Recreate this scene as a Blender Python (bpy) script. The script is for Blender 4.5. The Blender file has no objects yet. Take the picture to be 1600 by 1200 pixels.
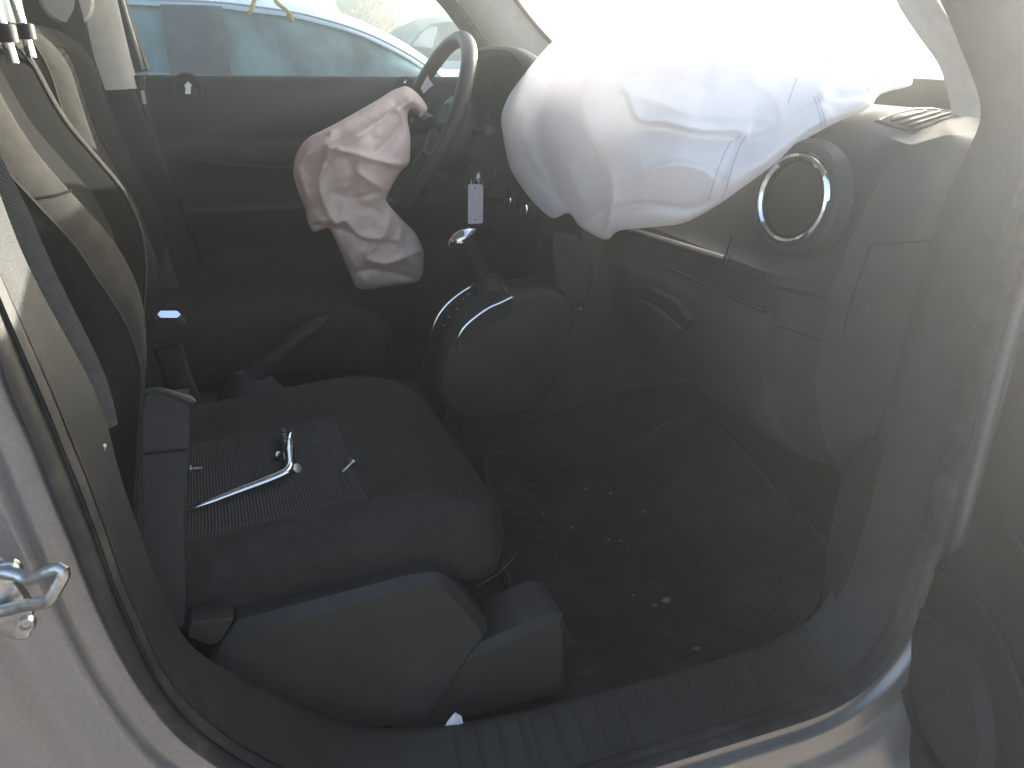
import bpy, bmesh, math, random
import numpy as np
from mathutils import Vector, Matrix, noise
from mathutils.geometry import delaunay_2d_cdt

# ------------------------------------------------------------------ camera, world, sun
R = math.radians
scene = bpy.context.scene
COL = scene.collection
F = 1278.0
CAM = np.array([0.227, -0.594, 1.175]); YAW = R(20.0); PIT = R(-22.64)
fw = np.array([math.sin(YAW)*math.cos(PIT), math.cos(YAW)*math.cos(PIT), math.sin(PIT)])
rt = np.array([math.cos(YAW), -math.sin(YAW), 0.0]); up = np.cross(rt, fw)
cd = bpy.data.cameras.new('camera'); cam = bpy.data.objects.new('camera', cd); COL.objects.link(cam)
cd.sensor_width = 36.0; cd.lens = F/1600*36; cd.clip_start = 0.01; cd.clip_end = 2000
m = Matrix.Identity(4)
for i in range(3):
    m[i][0] = rt[i]; m[i][1] = up[i]; m[i][2] = -fw[i]; m[i][3] = CAM[i]
cam.matrix_world = m
scene.camera = cam

SUN_AZ = R(66.0)      # from +Y towards +X
SUN_EL = R(12.0)
w = bpy.data.worlds.new('World'); scene.world = w; w.use_nodes = True
nt = w.node_tree; bg = nt.nodes['Background']
sky = nt.nodes.new('ShaderNodeTexSky'); sky.sky_type = 'NISHITA'; sky.sun_disc = False
sky.sun_elevation = SUN_EL; sky.sun_rotation = SUN_AZ; sky.air_density = 0.8; sky.dust_density = 3.0; sky.ozone_density = 0.6
nt.links.new(sky.outputs[0], bg.inputs[0]); bg.inputs[1].default_value = 0.11
sl = bpy.data.lights.new('sun', 'SUN'); sl.energy = 5.0; sl.angle = R(0.5); sl.color = (1.0, 0.95, 0.86)
so = bpy.data.objects.new('sun', sl); COL.objects.link(so)
sd = Vector((math.sin(SUN_AZ)*math.cos(SUN_EL), math.cos(SUN_AZ)*math.cos(SUN_EL), math.sin(SUN_EL)))
so.rotation_euler = sd.to_track_quat('Z', 'Y').to_euler(); so.location = sd*30
vs = scene.view_settings
vs.view_transform = 'Standard'; vs.look = 'None'; vs.gamma = 1.0; vs.use_curve_mapping = False
vs.exposure = 2.95
scene.cycles.use_denoising = True
scene.cycles.max_bounces = 8; scene.cycles.diffuse_bounces = 4; scene.cycles.transparent_max_bounces = 16
scene.cycles.volume_bounces = 0
random.seed(7); np.random.seed(7)

# ------------------------------------------------------------------ helpers
def P(px, py, **k):
    d = fw + rt*(px-800)/F - up*(py-600)/F
    (a, v), = k.items(); i = 'xyz'.index(a)
    return CAM + d*((v-CAM[i])/d[i])
def Pn(px, py, pt, n):
    d = fw + rt*(px-800)/F - up*(py-600)/F
    return CAM + d*(np.dot(np.array(pt)-CAM, n)/np.dot(d, n))
def Pd(px, py, depth):
    return CAM + (fw + rt*(px-800)/F - up*(py-600)/F)*depth
def depth_of(p): return float(np.dot(np.array(p)-CAM, fw))

WL = {}
def link(o, parent, c):
    COL.objects.link(o)
    WL[o.name] = Vector(c); o.location = c
    if parent is not None:
        o.parent = parent; o.matrix_parent_inverse = Matrix.Translation(-WL[parent.name])
def tag(o, label=None, cat=None, group=None, kind=None):
    if label: o['label'] = label
    if cat: o['category'] = cat
    if group: o['group'] = group
    if kind: o['kind'] = kind
    return o
def thing(name, loc, label, cat, group=None):
    o = bpy.data.objects.new(name, None); o.empty_display_size = 0.05
    link(o, None, Vector([float(q) for q in loc])); return tag(o, label, cat, group)
def mk(name, V, Fc, mat, parent=None, smooth=True, sharp=35, fix=True):
    V = np.array(V, float); c = (V.min(0)+V.max(0))/2
    me = bpy.data.meshes.new(name); me.from_pydata([tuple(q) for q in V-c], [], [tuple(int(i) for i in f) for f in Fc])
    me.validate()
    if fix:
        bm = bmesh.new(); bm.from_mesh(me); bmesh.ops.remove_doubles(bm, verts=bm.verts, dist=1e-6)
        bmesh.ops.recalc_face_normals(bm, faces=bm.faces); bm.to_mesh(me); bm.free()
    if smooth:
        me.polygons.foreach_set('use_smooth', [True]*len(me.polygons))
        if sharp: me.set_sharp_from_angle(angle=R(sharp))
    me.materials.append(mat); me.update()
    o = bpy.data.objects.new(name, me); link(o, parent, Vector(c)); return o
def join(*parts):
    V = []; Fc = []
    for v, f in parts:
        n = len(V); V += [tuple(q) for q in v]; Fc += [tuple(i+n for i in q) for q in f]
    return V, Fc
def loft(rings, closed=True, caps=True, wrap=False):
    n = len(rings[0]); V = [tuple(p) for r in rings for p in r]; Fc = []
    m_ = len(rings)
    for i in range(m_ if wrap else m_-1):
        a = i*n; b = ((i+1) % m_)*n
        for j in range(n if closed else n-1):
            k = (j+1) % n
            Fc.append((a+j, a+k, b+k, b+j))
    if caps and closed and not wrap:
        Fc.append(tuple(range(n-1, -1, -1))); Fc.append(tuple(range((m_-1)*n, m_*n)))
    return V, Fc
def spline(pts, n=None, closed=False, per=8):
    pts = [np.array(p, float) for p in pts]; N = len(pts); out = []
    rng = range(N) if closed else range(N-1)
    for i in rng:
        if closed: p0, p1, p2, p3 = pts[i-1], pts[i], pts[(i+1) % N], pts[(i+2) % N]
        else: p0, p1, p2, p3 = pts[max(i-1, 0)], pts[i], pts[i+1], pts[min(i+2, N-1)]
        for t in np.linspace(0, 1, per, endpoint=False):
            out.append(0.5*((2*p1)+(-p0+p2)*t+(2*p0-5*p1+4*p2-p3)*t*t+(-p0+3*p1-3*p2+p3)*t**3))
    if not closed: out.append(pts[-1])
    out = np.array(out)
    if n: out = resample(out, n, closed)
    return out
def resample(a, n, closed=False):
    a = np.array(a, float)
    if closed: a = np.vstack([a, a[:1]])
    s = np.concatenate([[0], np.cumsum(np.linalg.norm(np.diff(a, axis=0), axis=1))])
    t = np.linspace(0, s[-1], n, endpoint=not closed)
    return np.stack([np.interp(t, s, a[:, i]) for i in range(a.shape[1])], 1)
def tube(path, rad, n=10, closed=False, flat=1.0, upv=(0, 0, 1)):
    path = np.array(path, float); N = len(path); rings = []
    rad = np.full(N, rad) if np.isscalar(rad) else np.array(rad)
    pn = None
    for i in range(N):
        if closed: t = path[(i+1) % N]-path[i-1]
        else: t = path[min(i+1, N-1)]-path[max(i-1, 0)]
        t = t/np.linalg.norm(t)
        a = np.array(upv, float) if pn is None else pn
        a = a-t*np.dot(a, t)
        if np.linalg.norm(a) < 1e-4: a = np.array([1, .3, .1])-t*np.dot([1, .3, .1], t)
        a = a/np.linalg.norm(a); pn = a; b = np.cross(t, a)
        rings.append([path[i]+rad[i]*(math.cos(q)*a+flat*math.sin(q)*b) for q in np.linspace(0, 2*math.pi, n, endpoint=False)])
    return loft(rings, True, True, wrap=closed)
def ribbon(path, widthv, thick, normal):
    """flat strap: path (N,3), width vectors (N,3) and normal (N,3) or single"""
    path = np.array(path, float); N = len(path)
    widthv = np.broadcast_to(np.array(widthv, float), (N, 3)); normal = np.broadcast_to(np.array(normal, float), (N, 3))
    rings = []
    for p, wv, nn in zip(path, widthv, normal):
        rings.append([p-wv/2, p-wv*.25+nn*thick*.5, p+wv*.25+nn*thick*.5, p+wv/2, p+wv*.25-nn*thick*.5, p-wv*.25-nn*thick*.5])
    return loft(rings)
def box(c, s, bev=0.0, rot=None, seg=2):
    bm = bmesh.new(); bmesh.ops.create_cube(bm, size=1)
    for v in bm.verts: v.co = Vector((v.co.x*s[0], v.co.y*s[1], v.co.z*s[2]))
    if bev: bmesh.ops.bevel(bm, geom=bm.edges[:], offset=bev, segments=seg, profile=.6, affect='EDGES')
    M = rot if rot is not None else Matrix.Identity(3)
    V = [tuple(np.array(M @ v.co)+np.array(c)) for v in bm.verts]; Fc = [[v.index for v in f.verts] for f in bm.faces]
    bm.free(); return V, Fc
def frame(n, upv=(0, 0, 1)):
    n = np.array(n, float); n /= np.linalg.norm(n); a = np.array(upv, float); a = a-n*np.dot(a, n); a /= np.linalg.norm(a)
    return np.cross(a, n), a, n           # right, up, normal
def lathe(c, n, prof, seg=32, sx=1.0, upv=(0, 0, 1), cap=True):
    """prof: list of (radius, height along n)"""
    r_, u_, n_ = frame(n, upv); c = np.array(c, float); rings = []
    for rad, h in prof:
        rings.append([c+n_*h+rad*(sx*math.cos(q)*r_+math.sin(q)*u_) for q in np.linspace(0, 2*math.pi, seg, endpoint=False)])
    return loft(rings, True, cap)
def offs(poly, d):
    """offset a closed 2-D polygon inward by d"""
    poly = np.array(poly, float); N = len(poly)
    area = sum(poly[i-1][0]*poly[i][1]-poly[i][0]*poly[i-1][1] for i in range(N))
    sgn = 1 if area > 0 else -1; out = []
    for i in range(N):
        a = poly[i]-poly[i-1]; b = poly[(i+1) % N]-poly[i]
        a /= max(np.linalg.norm(a), 1e-9); b /= max(np.linalg.norm(b), 1e-9)
        na = np.array([-a[1], a[0]])*sgn; nb = np.array([-b[1], b[0]])*sgn
        q = na+nb; l = np.linalg.norm(q); q = q/l if l > 1e-6 else na
        out.append(poly[i]+q*d/max(0.5, np.dot(q, na)))
    return np.array(out)
def prism(poly, to3, h0, h1, ch=0.004, steps=3):
    """2-D outline -> solid; to3(u,v,h); h0 = visible face, rounded with ch"""
    sg = 1 if h1 > h0 else -1; rings = []
    for k in range(steps+1):
        a = math.pi/2*k/steps
        q = offs(poly, ch*(1-math.sin(a))) if ch > 0 else np.array(poly)
        rings.append([to3(u, v, h0+sg*ch*(1-math.cos(a))) for u, v in q])
    rings.append([to3(u, v, h1) for u, v in poly])
    return loft(rings)
def sm(a, b, x): 
    t = min(max((x-a)/(b-a), 0), 1); return t*t*(3-2*t)

# ------------------------------------------------------------------ materials
def mat(name, col, rough=.6, metal=0.0, var=.12, vscale=30, bump=0.0, bscale=400, col2=None, spec=.5, dirt=0.0, dirtcol=(.35, .3, .24), wave=None, trans=0.0, sheen=0.0, coat=0.0, stretch=None):
    M = bpy.data.materials.new(name); M.use_nodes = True; N = M.node_tree.nodes; L = M.node_tree.links
    b = N['Principled BSDF']; b.inputs['Roughness'].default_value = rough; b.inputs['Metallic'].default_value = metal
    b.inputs['Specular IOR Level'].default_value = spec
    if sheen: b.inputs['Sheen Weight'].default_value = sheen
    if coat: b.inputs['Coat Weight'].default_value = coat; b.inputs['Coat Roughness'].default_value = .12
    tc = N.new('ShaderNodeNewGeometry')
    src = tc.outputs['Position']
    if stretch:
        mp = N.new('ShaderNodeMapping'); mp.inputs['Scale'].default_value = stretch; L.new(src, mp.inputs[0]); src = mp.outputs[0]
    nz = N.new('ShaderNodeTexNoise'); nz.inputs['Scale'].default_value = vscale; nz.inputs['Detail'].default_value = 6
    L.new(src, nz.inputs['Vector'])
    rp = N.new('ShaderNodeValToRGB'); c2 = col2 if col2 else tuple(min(1, q*(1+var)) for q in col)
    c1 = tuple(q*(1-var) for q in col)
    rp.color_ramp.elements[0].position = .35; rp.color_ramp.elements[1].position = .65
    rp.color_ramp.elements[0].color = (*c1, 1); rp.color_ramp.elements[1].color = (*c2, 1)
    L.new(nz.outputs[0], rp.inputs[0]); out = rp.outputs[0]
    if dirt:
        n2 = N.new('ShaderNodeTexNoise'); n2.inputs['Scale'].default_value = 9; n2.inputs['Detail'].default_value = 9; n2.inputs['Roughness'].default_value = .7
        L.new(tc.outputs['Position'], n2.inputs['Vector'])
        r2 = N.new('ShaderNodeValToRGB'); r2.color_ramp.elements[0].position = .48; r2.color_ramp.elements[1].position = .75
        r2.color_ramp.elements[0].color = (0, 0, 0, 1); r2.color_ramp.elements[1].color = (dirt, dirt, dirt, 1)
        L.new(n2.outputs[0], r2.inputs[0])
        mx = N.new('ShaderNodeMix'); mx.data_type = 'RGBA'; L.new(r2.outputs[0], mx.inputs[0]); L.new(out, mx.inputs[6]); mx.inputs[7].default_value = (*dirtcol, 1); out = mx.outputs[2]
    hgt = None
    if wave:
        wv = N.new('ShaderNodeTexWave'); wv.wave_type = 'BANDS'; wv.bands_direction = wave[0]; wv.inputs['Scale'].default_value = wave[1]; wv.inputs['Distortion'].default_value = wave[2] if len(wave) > 2 else .4
        wv.inputs['Detail'].default_value = 1.5; wv.inputs['Detail Scale'].default_value = 3
        L.new(tc.outputs['Position'], wv.inputs['Vector']); hgt = wv.outputs['Fac']
        mx2 = N.new('ShaderNodeMix'); mx2.data_type = 'RGBA'; L.new(hgt, mx2.inputs[0]); L.new(out, mx2.inputs[7])
        dk = N.new('ShaderNodeMix'); dk.data_type = 'RGBA'; dk.inputs[0].default_value = .5; L.new(out, dk.inputs[6]); dk.inputs[7].default_value = (0, 0, 0, 1)
        L.new(dk.outputs[2], mx2.inputs[6]); out = mx2.outputs[2]
    L.new(out, b.inputs['Base Color'])
    if bump or wave:
        bp = N.new('ShaderNodeBump'); bp.inputs['Strength'].default_value = bump if bump else .5; bp.inputs['Distance'].default_value = .002
        if hgt is None:
            n3 = N.new('ShaderNodeTexNoise'); n3.inputs['Scale'].default_value = bscale; n3.inputs['Detail'].default_value = 3
            L.new(src, n3.inputs['Vector']); hgt = n3.outputs[0]
        L.new(hgt, bp.inputs['Height']); L.new(bp.outputs[0], b.inputs['Normal'])
    if trans:
        tr = N.new('ShaderNodeBsdfTranslucent'); L.new(out, tr.inputs[0]); ms = N.new('ShaderNodeMixShader'); ms.inputs[0].default_value = trans
        L.new(b.outputs[0], ms.inputs[1]); L.new(tr.outputs[0], ms.inputs[2]); L.new(ms.outputs[0], N['Material Output'].inputs[0])
    return M
def glass(name, tint, dust=.05, refl=.06, rough=.02, dscale=60, stretch=(1, 1, 1)):
    M = bpy.data.materials.new(name); M.use_nodes = True; N = M.node_tree.nodes; L = M.node_tree.links
    N.remove(N['Principled BSDF'])
    tp = N.new('ShaderNodeBsdfTransparent'); tp.inputs[0].default_value = (*tint, 1)
    gl = N.new('ShaderNodeBsdfGlossy'); gl.inputs['Roughness'].default_value = rough
    lw = N.new('ShaderNodeLayerWeight'); lw.inputs[0].default_value = .18
    m1 = N.new('ShaderNodeMixShader'); L.new(lw.outputs['Fresnel'], m1.inputs[0]); L.new(tp.outputs[0], m1.inputs[1]); L.new(gl.outputs[0], m1.inputs[2])
    df = N.new('ShaderNodeBsdfDiffuse'); df.inputs[0].default_value = (.55, .54, .5, 1)
    g = N.new('ShaderNodeNewGeometry'); mp = N.new('ShaderNodeMapping'); mp.inputs['Scale'].default_value = stretch; L.new(g.outputs['Position'], mp.inputs[0])
    nz = N.new('ShaderNodeTexNoise'); nz.inputs['Scale'].default_value = dscale; nz.inputs['Detail'].default_value = 8; L.new(mp.outputs[0], nz.inputs['Vector'])
    rp = N.new('ShaderNodeMapRange'); rp.inputs[1].default_value = .4; rp.inputs[2].default_value = .75; rp.inputs[3].default_value = dust*.3; rp.inputs[4].default_value = dust*2; L.new(nz.outputs[0], rp.inputs[0])
    m2 = N.new('ShaderNodeMixShader'); L.new(rp.outputs[0], m2.inputs[0]); L.new(m1.outputs[0], m2.inputs[1]); L.new(df.outputs[0], m2.inputs[2])
    L.new(m2.outputs[0], N['Material Output'].inputs[0]); return M

M_paint = mat('silver_paint', (.25, .236, .226), .38, .45, .04, 300, col2=(.28, .265, .255), dirt=.25, dirtcol=(.30, .25, .2), coat=.35)
M_rub = mat('rubber_seal', (.024, .022, .020), .65, 0, .2, 40, bump=.15, bscale=300, dirt=.25)
M_plas = mat('dark_plastic', (.034, .030, .0255), .52, 0, .10, 20, bump=.25, bscale=900, dirt=.18, dirtcol=(.12, .11, .095), spec=.26)
M_trimp = mat('grained_trim_plastic', (.030, .030, .029), .5, 0, .12, 20, bump=.5, bscale=700, dirt=.2, dirtcol=(.12, .11, .095), spec=.3)
M_dash = mat('dashboard_plastic', (.040, .039, .036), .5, 0, .08, 12, bump=.22, bscale=1000, dirt=.2, dirtcol=(.14, .13, .11), spec=.35)
M_blk = mat('black_plastic', (.018, .018, .018), .4, 0, .2, 30, bump=.1, bscale=700)
M_hole = mat('black_recess', (.008, .008, .008), .7, 0, .1, 30)
M_console = mat('console_plastic', (.034, .031, .029), .48, 0, .08, 16, bump=.2, bscale=900, dirt=.2, dirtcol=(.13, .115, .10), spec=.28)
M_fab = mat('seat_fabric', (.037, .0345, .031), 1, 0, .18, 60, bump=.5, bscale=1500, dirt=.14, dirtcol=(.09, .08, .07), spec=.12)
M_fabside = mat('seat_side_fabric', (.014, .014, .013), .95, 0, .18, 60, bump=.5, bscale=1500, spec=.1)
M_insert = mat('ribbed_insert_fabric', (.070, .062, .062), 1, 0, .12, 90, wave=('X', 78, .15), spec=.12)
M_web = mat('belt_webbing', (.045, .044, .041), .8, 0, .1, 80, wave=('Z', 240, .1))
M_web2 = mat('twill_belt_webbing', (.11, .105, .095), .8, 0, .1, 80, wave=('DIAGONAL', 190, .1))
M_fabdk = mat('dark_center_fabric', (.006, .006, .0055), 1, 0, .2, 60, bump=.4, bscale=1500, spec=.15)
M_webl = mat('sunlit_belt_webbing', (.10, .09, .085), .8, 0, .1, 80, bump=.2, bscale=900)  # paler pinkish base puts the sun on the belt into its colour
M_carpet = mat('floor_carpet', (.030, .027, .023), 1, 0, .25, 250, bump=.6, bscale=900, dirt=.2, dirtcol=(.07, .062, .05), spec=.1)
M_mat = mat('rubber_mat', (.014, .014, .0125), .85, 0, .25, 60, bump=.35, bscale=250, dirt=.85, dirtcol=(.06, .056, .045), spec=.3)
M_matr = mat('dusty_mat_rim', (.035, .034, .030), .85, 0, .4, 25, bump=.3, bscale=300)
M_bagw = mat('white_airbag_nylon', (.86, .85, .87), .85, 0, .02, 14, bump=.12, bscale=1400, trans=.33)
M_bagp = mat('pink_airbag_nylon', (.90, .72, .64), .85, 0, .05, 9, bump=.2, bscale=1200, trans=.25, dirt=.10, dirtcol=(.45, .33, .28))
M_thr = mat('blue_thread', (.30, .33, .60), .8, 0, .2, 50)
M_chr = mat('chrome', (.72, .72, .73), .10, 1, .04, 40)
M_steel = mat('galvanised_steel', (.52, .51, .50), .32, 1, .15, 120, bump=.3, bscale=200, dirt=.35, dirtcol=(.3, .25, .2))
M_satin = mat('satin_trim', (.36, .35, .33), .35, .8, .06, 40)
M_cream = mat('grey_pillar_trim', (.62, .59, .55), .75, 0, .06, 30, bump=.2, bscale=900)
M_leather = mat('wheel_leather', (.030, .028, .025), .42, 0, .15, 40, bump=.3, bscale=600)
M_headl = mat('headliner', (.42, .40, .36), .9, 0, .08, 60)
M_ltxt = mat('print_ink', (.10, .09, .10), .8, 0, .2, 80)
M_tag = mat('paper_tag', (.62, .58, .60), .7, 0, .04, 60)
M_paper = mat('paper', (.72, .72, .76), .8, 0, .05, 60, bump=.2, bscale=200)
M_yel = mat('yellow_plastic', (.75, .62, .22), .5, 0, .15, 60)
M_ground = mat('dirt_lot', (.36, .31, .25), .95, 0, .25, 2.5, bump=.6, bscale=30, dirt=.4, dirtcol=(.22, .19, .15))
M_hood = mat('silver_hood_paint', (.42, .42, .42), .3, .5, .04, 100, coat=.3)
M_carS = mat('neighbour_silver_paint', (.40, .43, .50), .3, .4, .05, 60, coat=.3, dirt=.15)
M_carG = mat('neighbour_window', (.07, .10, .115), .12, 0, .25, 3, col2=(.17, .235, .25), stretch=(3, 3, 1.0), bump=.06, bscale=160, spec=.4)  # two teal tones in the base stand in for reflected sky
M_carD = mat('neighbour_dark', (.022, .024, .040), .5, 0, .2, 30, dirt=.3)
M_white = mat('white_paint', (.7, .7, .7), .4, 0, .05, 20)
M_rust = mat('autumn_leaves', (.55, .30, .16), .9, 0, .4, 8)
M_bark = mat('bark', (.16, .11, .08), .9, 0, .3, 30, bump=.5, bscale=60)
M_ws = glass('windshield_glass', (.93, .96, .95), .025)
M_win = glass('window_glass', (.80, .88, .87), .014, stretch=(3, 3, .7))

# ------------------------------------------------------------------ ground and surroundings
g = 16.0
NG = 40
gv = []; gf = []
for i in range(NG+1):
    for j in range(NG+1):
        x = -g+2*g*i/NG; y = -g+2*g*j/NG
        gv.append((x, y, .02*noise.noise((x*.6, y*.6, 0))))
for i in range(NG):
    for j in range(NG): a = i*(NG+1)+j; gf.append((a, a+NG+1, a+NG+2, a+1))
tag(mk('ground', gv, gf, M_ground), kind='structure')

# ------------------------------------------------------------------ car body of the opened door
car = thing('car_body', (.6, .8, .15), 'warm silver door opening of the wrecked car with pillars, sill and seals', 'car')
NA = 260
A2 = [(.0, 1.45), (.032, 1.2), (.054, 1.035), (.062, .934), (.069, .887), (.074, .84), (.080, .792), (.084, .753), (.089, .713), (.099, .657), (.112, .608), (.132, .555), (.168, .499), (.215, .44), (.275, .385), (.36, .347), (.48, .333), (.611, .330), (.74, .327), (.84, .326), (.92, .328), (.976, .345), (1.019, .380), (1.054, .453), (1.068, .525), (1.072, .614), (1.073, .70), (1.073, .79), (1.080, .93), (1.098, 1.03), (1.118, 1.11), (1.09, 1.2), (1.01, 1.31), (.88, 1.43), (.68, 1.53), (.40, 1.575), (.15, 1.565)]
B2 = [(.02, 1.45), (.050, 1.2), (.068, 1.06), (.072, 1.02), (.087, .923), (.092, .884), (.099, .83), (.104, .78), (.108, .733), (.115, .687), (.124, .634), (.139, .586), (.164, .539), (.195, .495), (.245, .44), (.31, .393), (.40, .356), (.539, .340), (.703, .338), (.78, .338), (.853, .338), (.925, .342), (.978, .360), (1.012, .394), (1.040, .458), (1.051, .549), (1.057, .63), (1.060, .717), (1.063, .825), (1.071, .93), (1.086, 1.03), (1.104, 1.105), (1.07, 1.19), (.985, 1.29), (.85, 1.41), (.66, 1.49), (.40, 1.54), (.16, 1.53)]
Aw = spline(A2, NA, True); Bw = spline(B2, 2000, True)
def nearest(src, tgt):
    return np.array([tgt[np.argmin(((tgt-p)**2).sum(1))] for p in src])
Bw = nearest(Aw, Bw)
An = np.roll(Aw, -1, 0)-np.roll(Aw, 1, 0); An /= np.linalg.norm(An, axis=1)[:, None]
An = np.stack([-An[:, 1], An[:, 0]], 1)
if np.dot(An[0], Aw[0]-Aw.mean(0)) < 0: An = -An
for _ in range(6): An = (np.roll(An, 1, 0)+An*2+np.roll(An, -1, 0))/4
def ring(d, y): q = Aw+An*d; return [(p[0], y, p[1]) for p in q]
prof = [(-.002, .094), (-.001, .082), (0, .078), (.003, .075), (.019, .0745), (.023, .073), (.026, .067), (.029, .0625), (.033, .061), (.056, .060), (.061, .0585), (.066, .056), (.073, .050), (.083, .043), (.096, .037), (.118, .031), (.128, .026), (.136, .016), (.142, .000), (.150, -.006), (.175, -.010)]
v, f_ = loft([ring(d, y) for d, y in prof], True, False)
door_frame = mk('door_frame', v, f_, M_paint, car, sharp=60)
tag(door_frame, 'silver painted door opening flange with dusty steps')
# rubber seal: a soft bulb between paint and trim
def mixr(t, y): q = Aw*(1-t)+Bw*t; return [(p[0], y, p[1]) for p in q]
seal = [mixr(-.03, .090), mixr(-.02, .079), mixr(.06, .070), mixr(.22, .064), mixr(.42, .066), mixr(.60, .074), mixr(.68, .082), mixr(.76, .082), mixr(.86, .078), mixr(.95, .082), mixr(1.0, .095), mixr(1.02, .104)]
v, f_ = loft(seal, True, False)
tag(mk('weatherstrip', v, f_, M_rub, car, sharp=50), 'dark rubber seal around the door opening')
# interior trim (pillar covers and scuff plate) inside the seal
def idx(p): return int(np.argmin(((Aw-np.array(p))**2).sum(1)))
Cpx = [(0, 300), (30, 385), (55, 437), (82, 487), (117, 550), (145, 600), (166, 650), (182, 725), (200, 780), (217, 825), (243, 905), (275, 975), (315, 1030)]
Cw = [(.035, 1.45), (.055, 1.2)]+[tuple(P(a, b, y=.165)[[0, 2]]) for a, b in Cpx]+[(.285, .440), (.35, .405), (.44, .383), (.54, .374), (.70, .372), (.85, .374), (.92, .382), (.965, .405), (.995, .45), (1.012, .53), (1.02, .63), (1.028, .72), (1.036, .83), (1.045, .93), (1.066, 1.03), (1.090, 1.095), (1.045, 1.16), (.988, 1.225), (.90, 1.305), (.80, 1.375), (.63, 1.45), (.40, 1.50), (.18, 1.49)]
Cs = spline(Cw, 2000, True); Cn = nearest(Bw, Cs)
for _ in range(4): Cn = (np.roll(Cn, 1, 0)+2*Cn+np.roll(Cn, -1, 0))/4
def mixc(t, y0): q = Bw*(1-t)+Cn*t; return [(p[0], y0+0.0, p[1]) for p in q]
trim = [mixc(-.04, .108), mixc(0, .094), mixc(.05, .092), mixc(.10, .098), mixc(.5, .120), mixc(.9, .148), mixc(1.0, .158), mixc(1.02, .163), mixc(.97, .169), mixc(.80, .174), mixc(.2, .178)]
i0, i1 = idx((.094, .68)), idx((.976, .345))
# pillar cover part and sill plate part are separate pieces of the ring
def arc(rings, a, b):
    n = NA; k = [(a+q) % n for q in range(((b-a) % n)+1)]
    return [[r_[i] for i in k] for r_ in rings]
v, f_ = loft(arc(trim[:8], i1, i0), False, False); mk('pillar_cover', v, f_, M_trimp, car, sharp=50)
tr2 = [[(p[0], p[1]+.0, p[2]-.0) for p in r_] for r_ in trim]
v, f_ = loft(arc(tr2, i0, i1), False, False); sill = mk('sill_plate', v, f_, M_plas, car, sharp=50)
tag(sill, 'ribbed dark plastic scuff plate on the door sill')
ia, ib = idx((.42, .335)), idx((.95, .335)); NR = 20
for k in range(NR):
    i = (ia+int(round((ib-ia)*k/(NR-1)))) % NA
    q = spline([np.array(trim[j][i])+np.array([0, -.0006, .0012]) for j in (3, 4, 5, 6)], 8)
    mk('tread_rib', *tube(q, [.0008, .002, .002, .002, .002, .002, .002, .0008], 6, upv=(1, 0, 0), flat=1.0), M_plas, sill)
# clip standing on the pillar cover
v, f_ = tube([P(134, 706, y=.15), P(142, 700, y=.145), P(163, 698, y=.14), P(158, 705, y=.138), P(141, 718, y=.142)], [.004, .005, .003, .003, .002], 8)
tag(mk('trim_clip', v, f_, M_satin, car), 'small shiny clip on the pillar cover beside the seat')
# paint chips
for px, py in [(86, 829), (69, 881), (196, 1079), (197, 1098), (222, 1176)]:
    p = P(px, py, y=.058); v, f_ = lathe(p+np.array([0, 0.0, 0]), (0, -1, 0), [(.0012, -.002), (.0014, .017 if px < 190 else .004), (.0004, .018 if px < 190 else .005)], 7)
# striker
st_c = P(8, 935, y=.018)
strk = mk('striker_plate', *prism([(a*.0125, b*.036) for a, b in spline([(-.75, .55), (0, 1), (.75, .45), (1.3, -.35), (1.0, -.75), (0.6, -1.05), (-.6, -.8), (-1.1, 0)], None, True, 5)], lambda u_, v_, h: (st_c[0]+u_, .018-h, st_c[2]+v_), .005, -.006, .0015), M_steel, car)
tag(strk, 'galvanised door striker with two bolts and bent loop')
lp = [P(-12, 892, y=.010), P(22, 897, y=.002), P(45, 905, y=-.006), P(70, 896, y=-.018), P(92, 888, y=-.024), P(100, 893, y=-.026), P(96, 905, y=-.026), P(83, 928, y=-.026), P(76, 938, y=-.025), P(62, 943, y=-.018), P(40, 946, y=-.008), P(14, 952, y=.003), P(-14, 958, y=.010)]
mk('striker_loop', *tube(spline(lp, 50), .0048, 12), M_steel, strk)
for px, py, s in [(14, 892, 1), (41, 973, .75)]:
    c = P(px, py, y=.0125)
    mk('bolt_head', *lathe(c, (0, -1, 0), [(.0092*s, -.003), (.0092*s, .003), (.008*s, .0045), (.0052*s, .0045), (.0040*s, .002), (.001, .002)], 20), M_steel, strk)
# near A pillar garnish
gl_ = [P(1405, -40, y=.225), P(1417, 0, y=.225), P(1452, 55, y=.225), P(1484, 100, y=.225), P(1496, 135, y=.225), P(1505, 170, y=.225), P(1505, 182, y=.225)]
gr_ = [P(1440, -40, y=.168), P(1463, 0, y=.168), P(1503, 62, y=.168), P(1531, 115, y=.168), P(1545, 150, y=.168), P(1549, 178, y=.168), P(1549, 190, y=.168)]
topL = [(.72, .225, 1.45), (.82, .225, 1.35)]; topR = [(.75, .168, 1.445), (.86, .168, 1.335)]
gl_ = spline([np.array(q) for q in topL]+gl_, 40); gr_ = spline([np.array(q) for q in topR]+gr_, 40)
rr = []
for a, b in zip(gl_, gr_):
    n_ = np.array([-.45, -.75, .25]); n_ /= np.linalg.norm(n_)
    rr.append([a+np.array([.012, .03, 0]), a, a*.75+b*.25+n_*.006, a*.5+b*.5+n_*.008, a*.25+b*.75+n_*.006, b, b+np.array([.02, .004, 0])])
v, f_ = loft(rr, False, False); tag(mk('pillar_trim', v, f_, M_cream, car, sharp=60), 'pale grey windshield pillar trim beside the open door')
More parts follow.
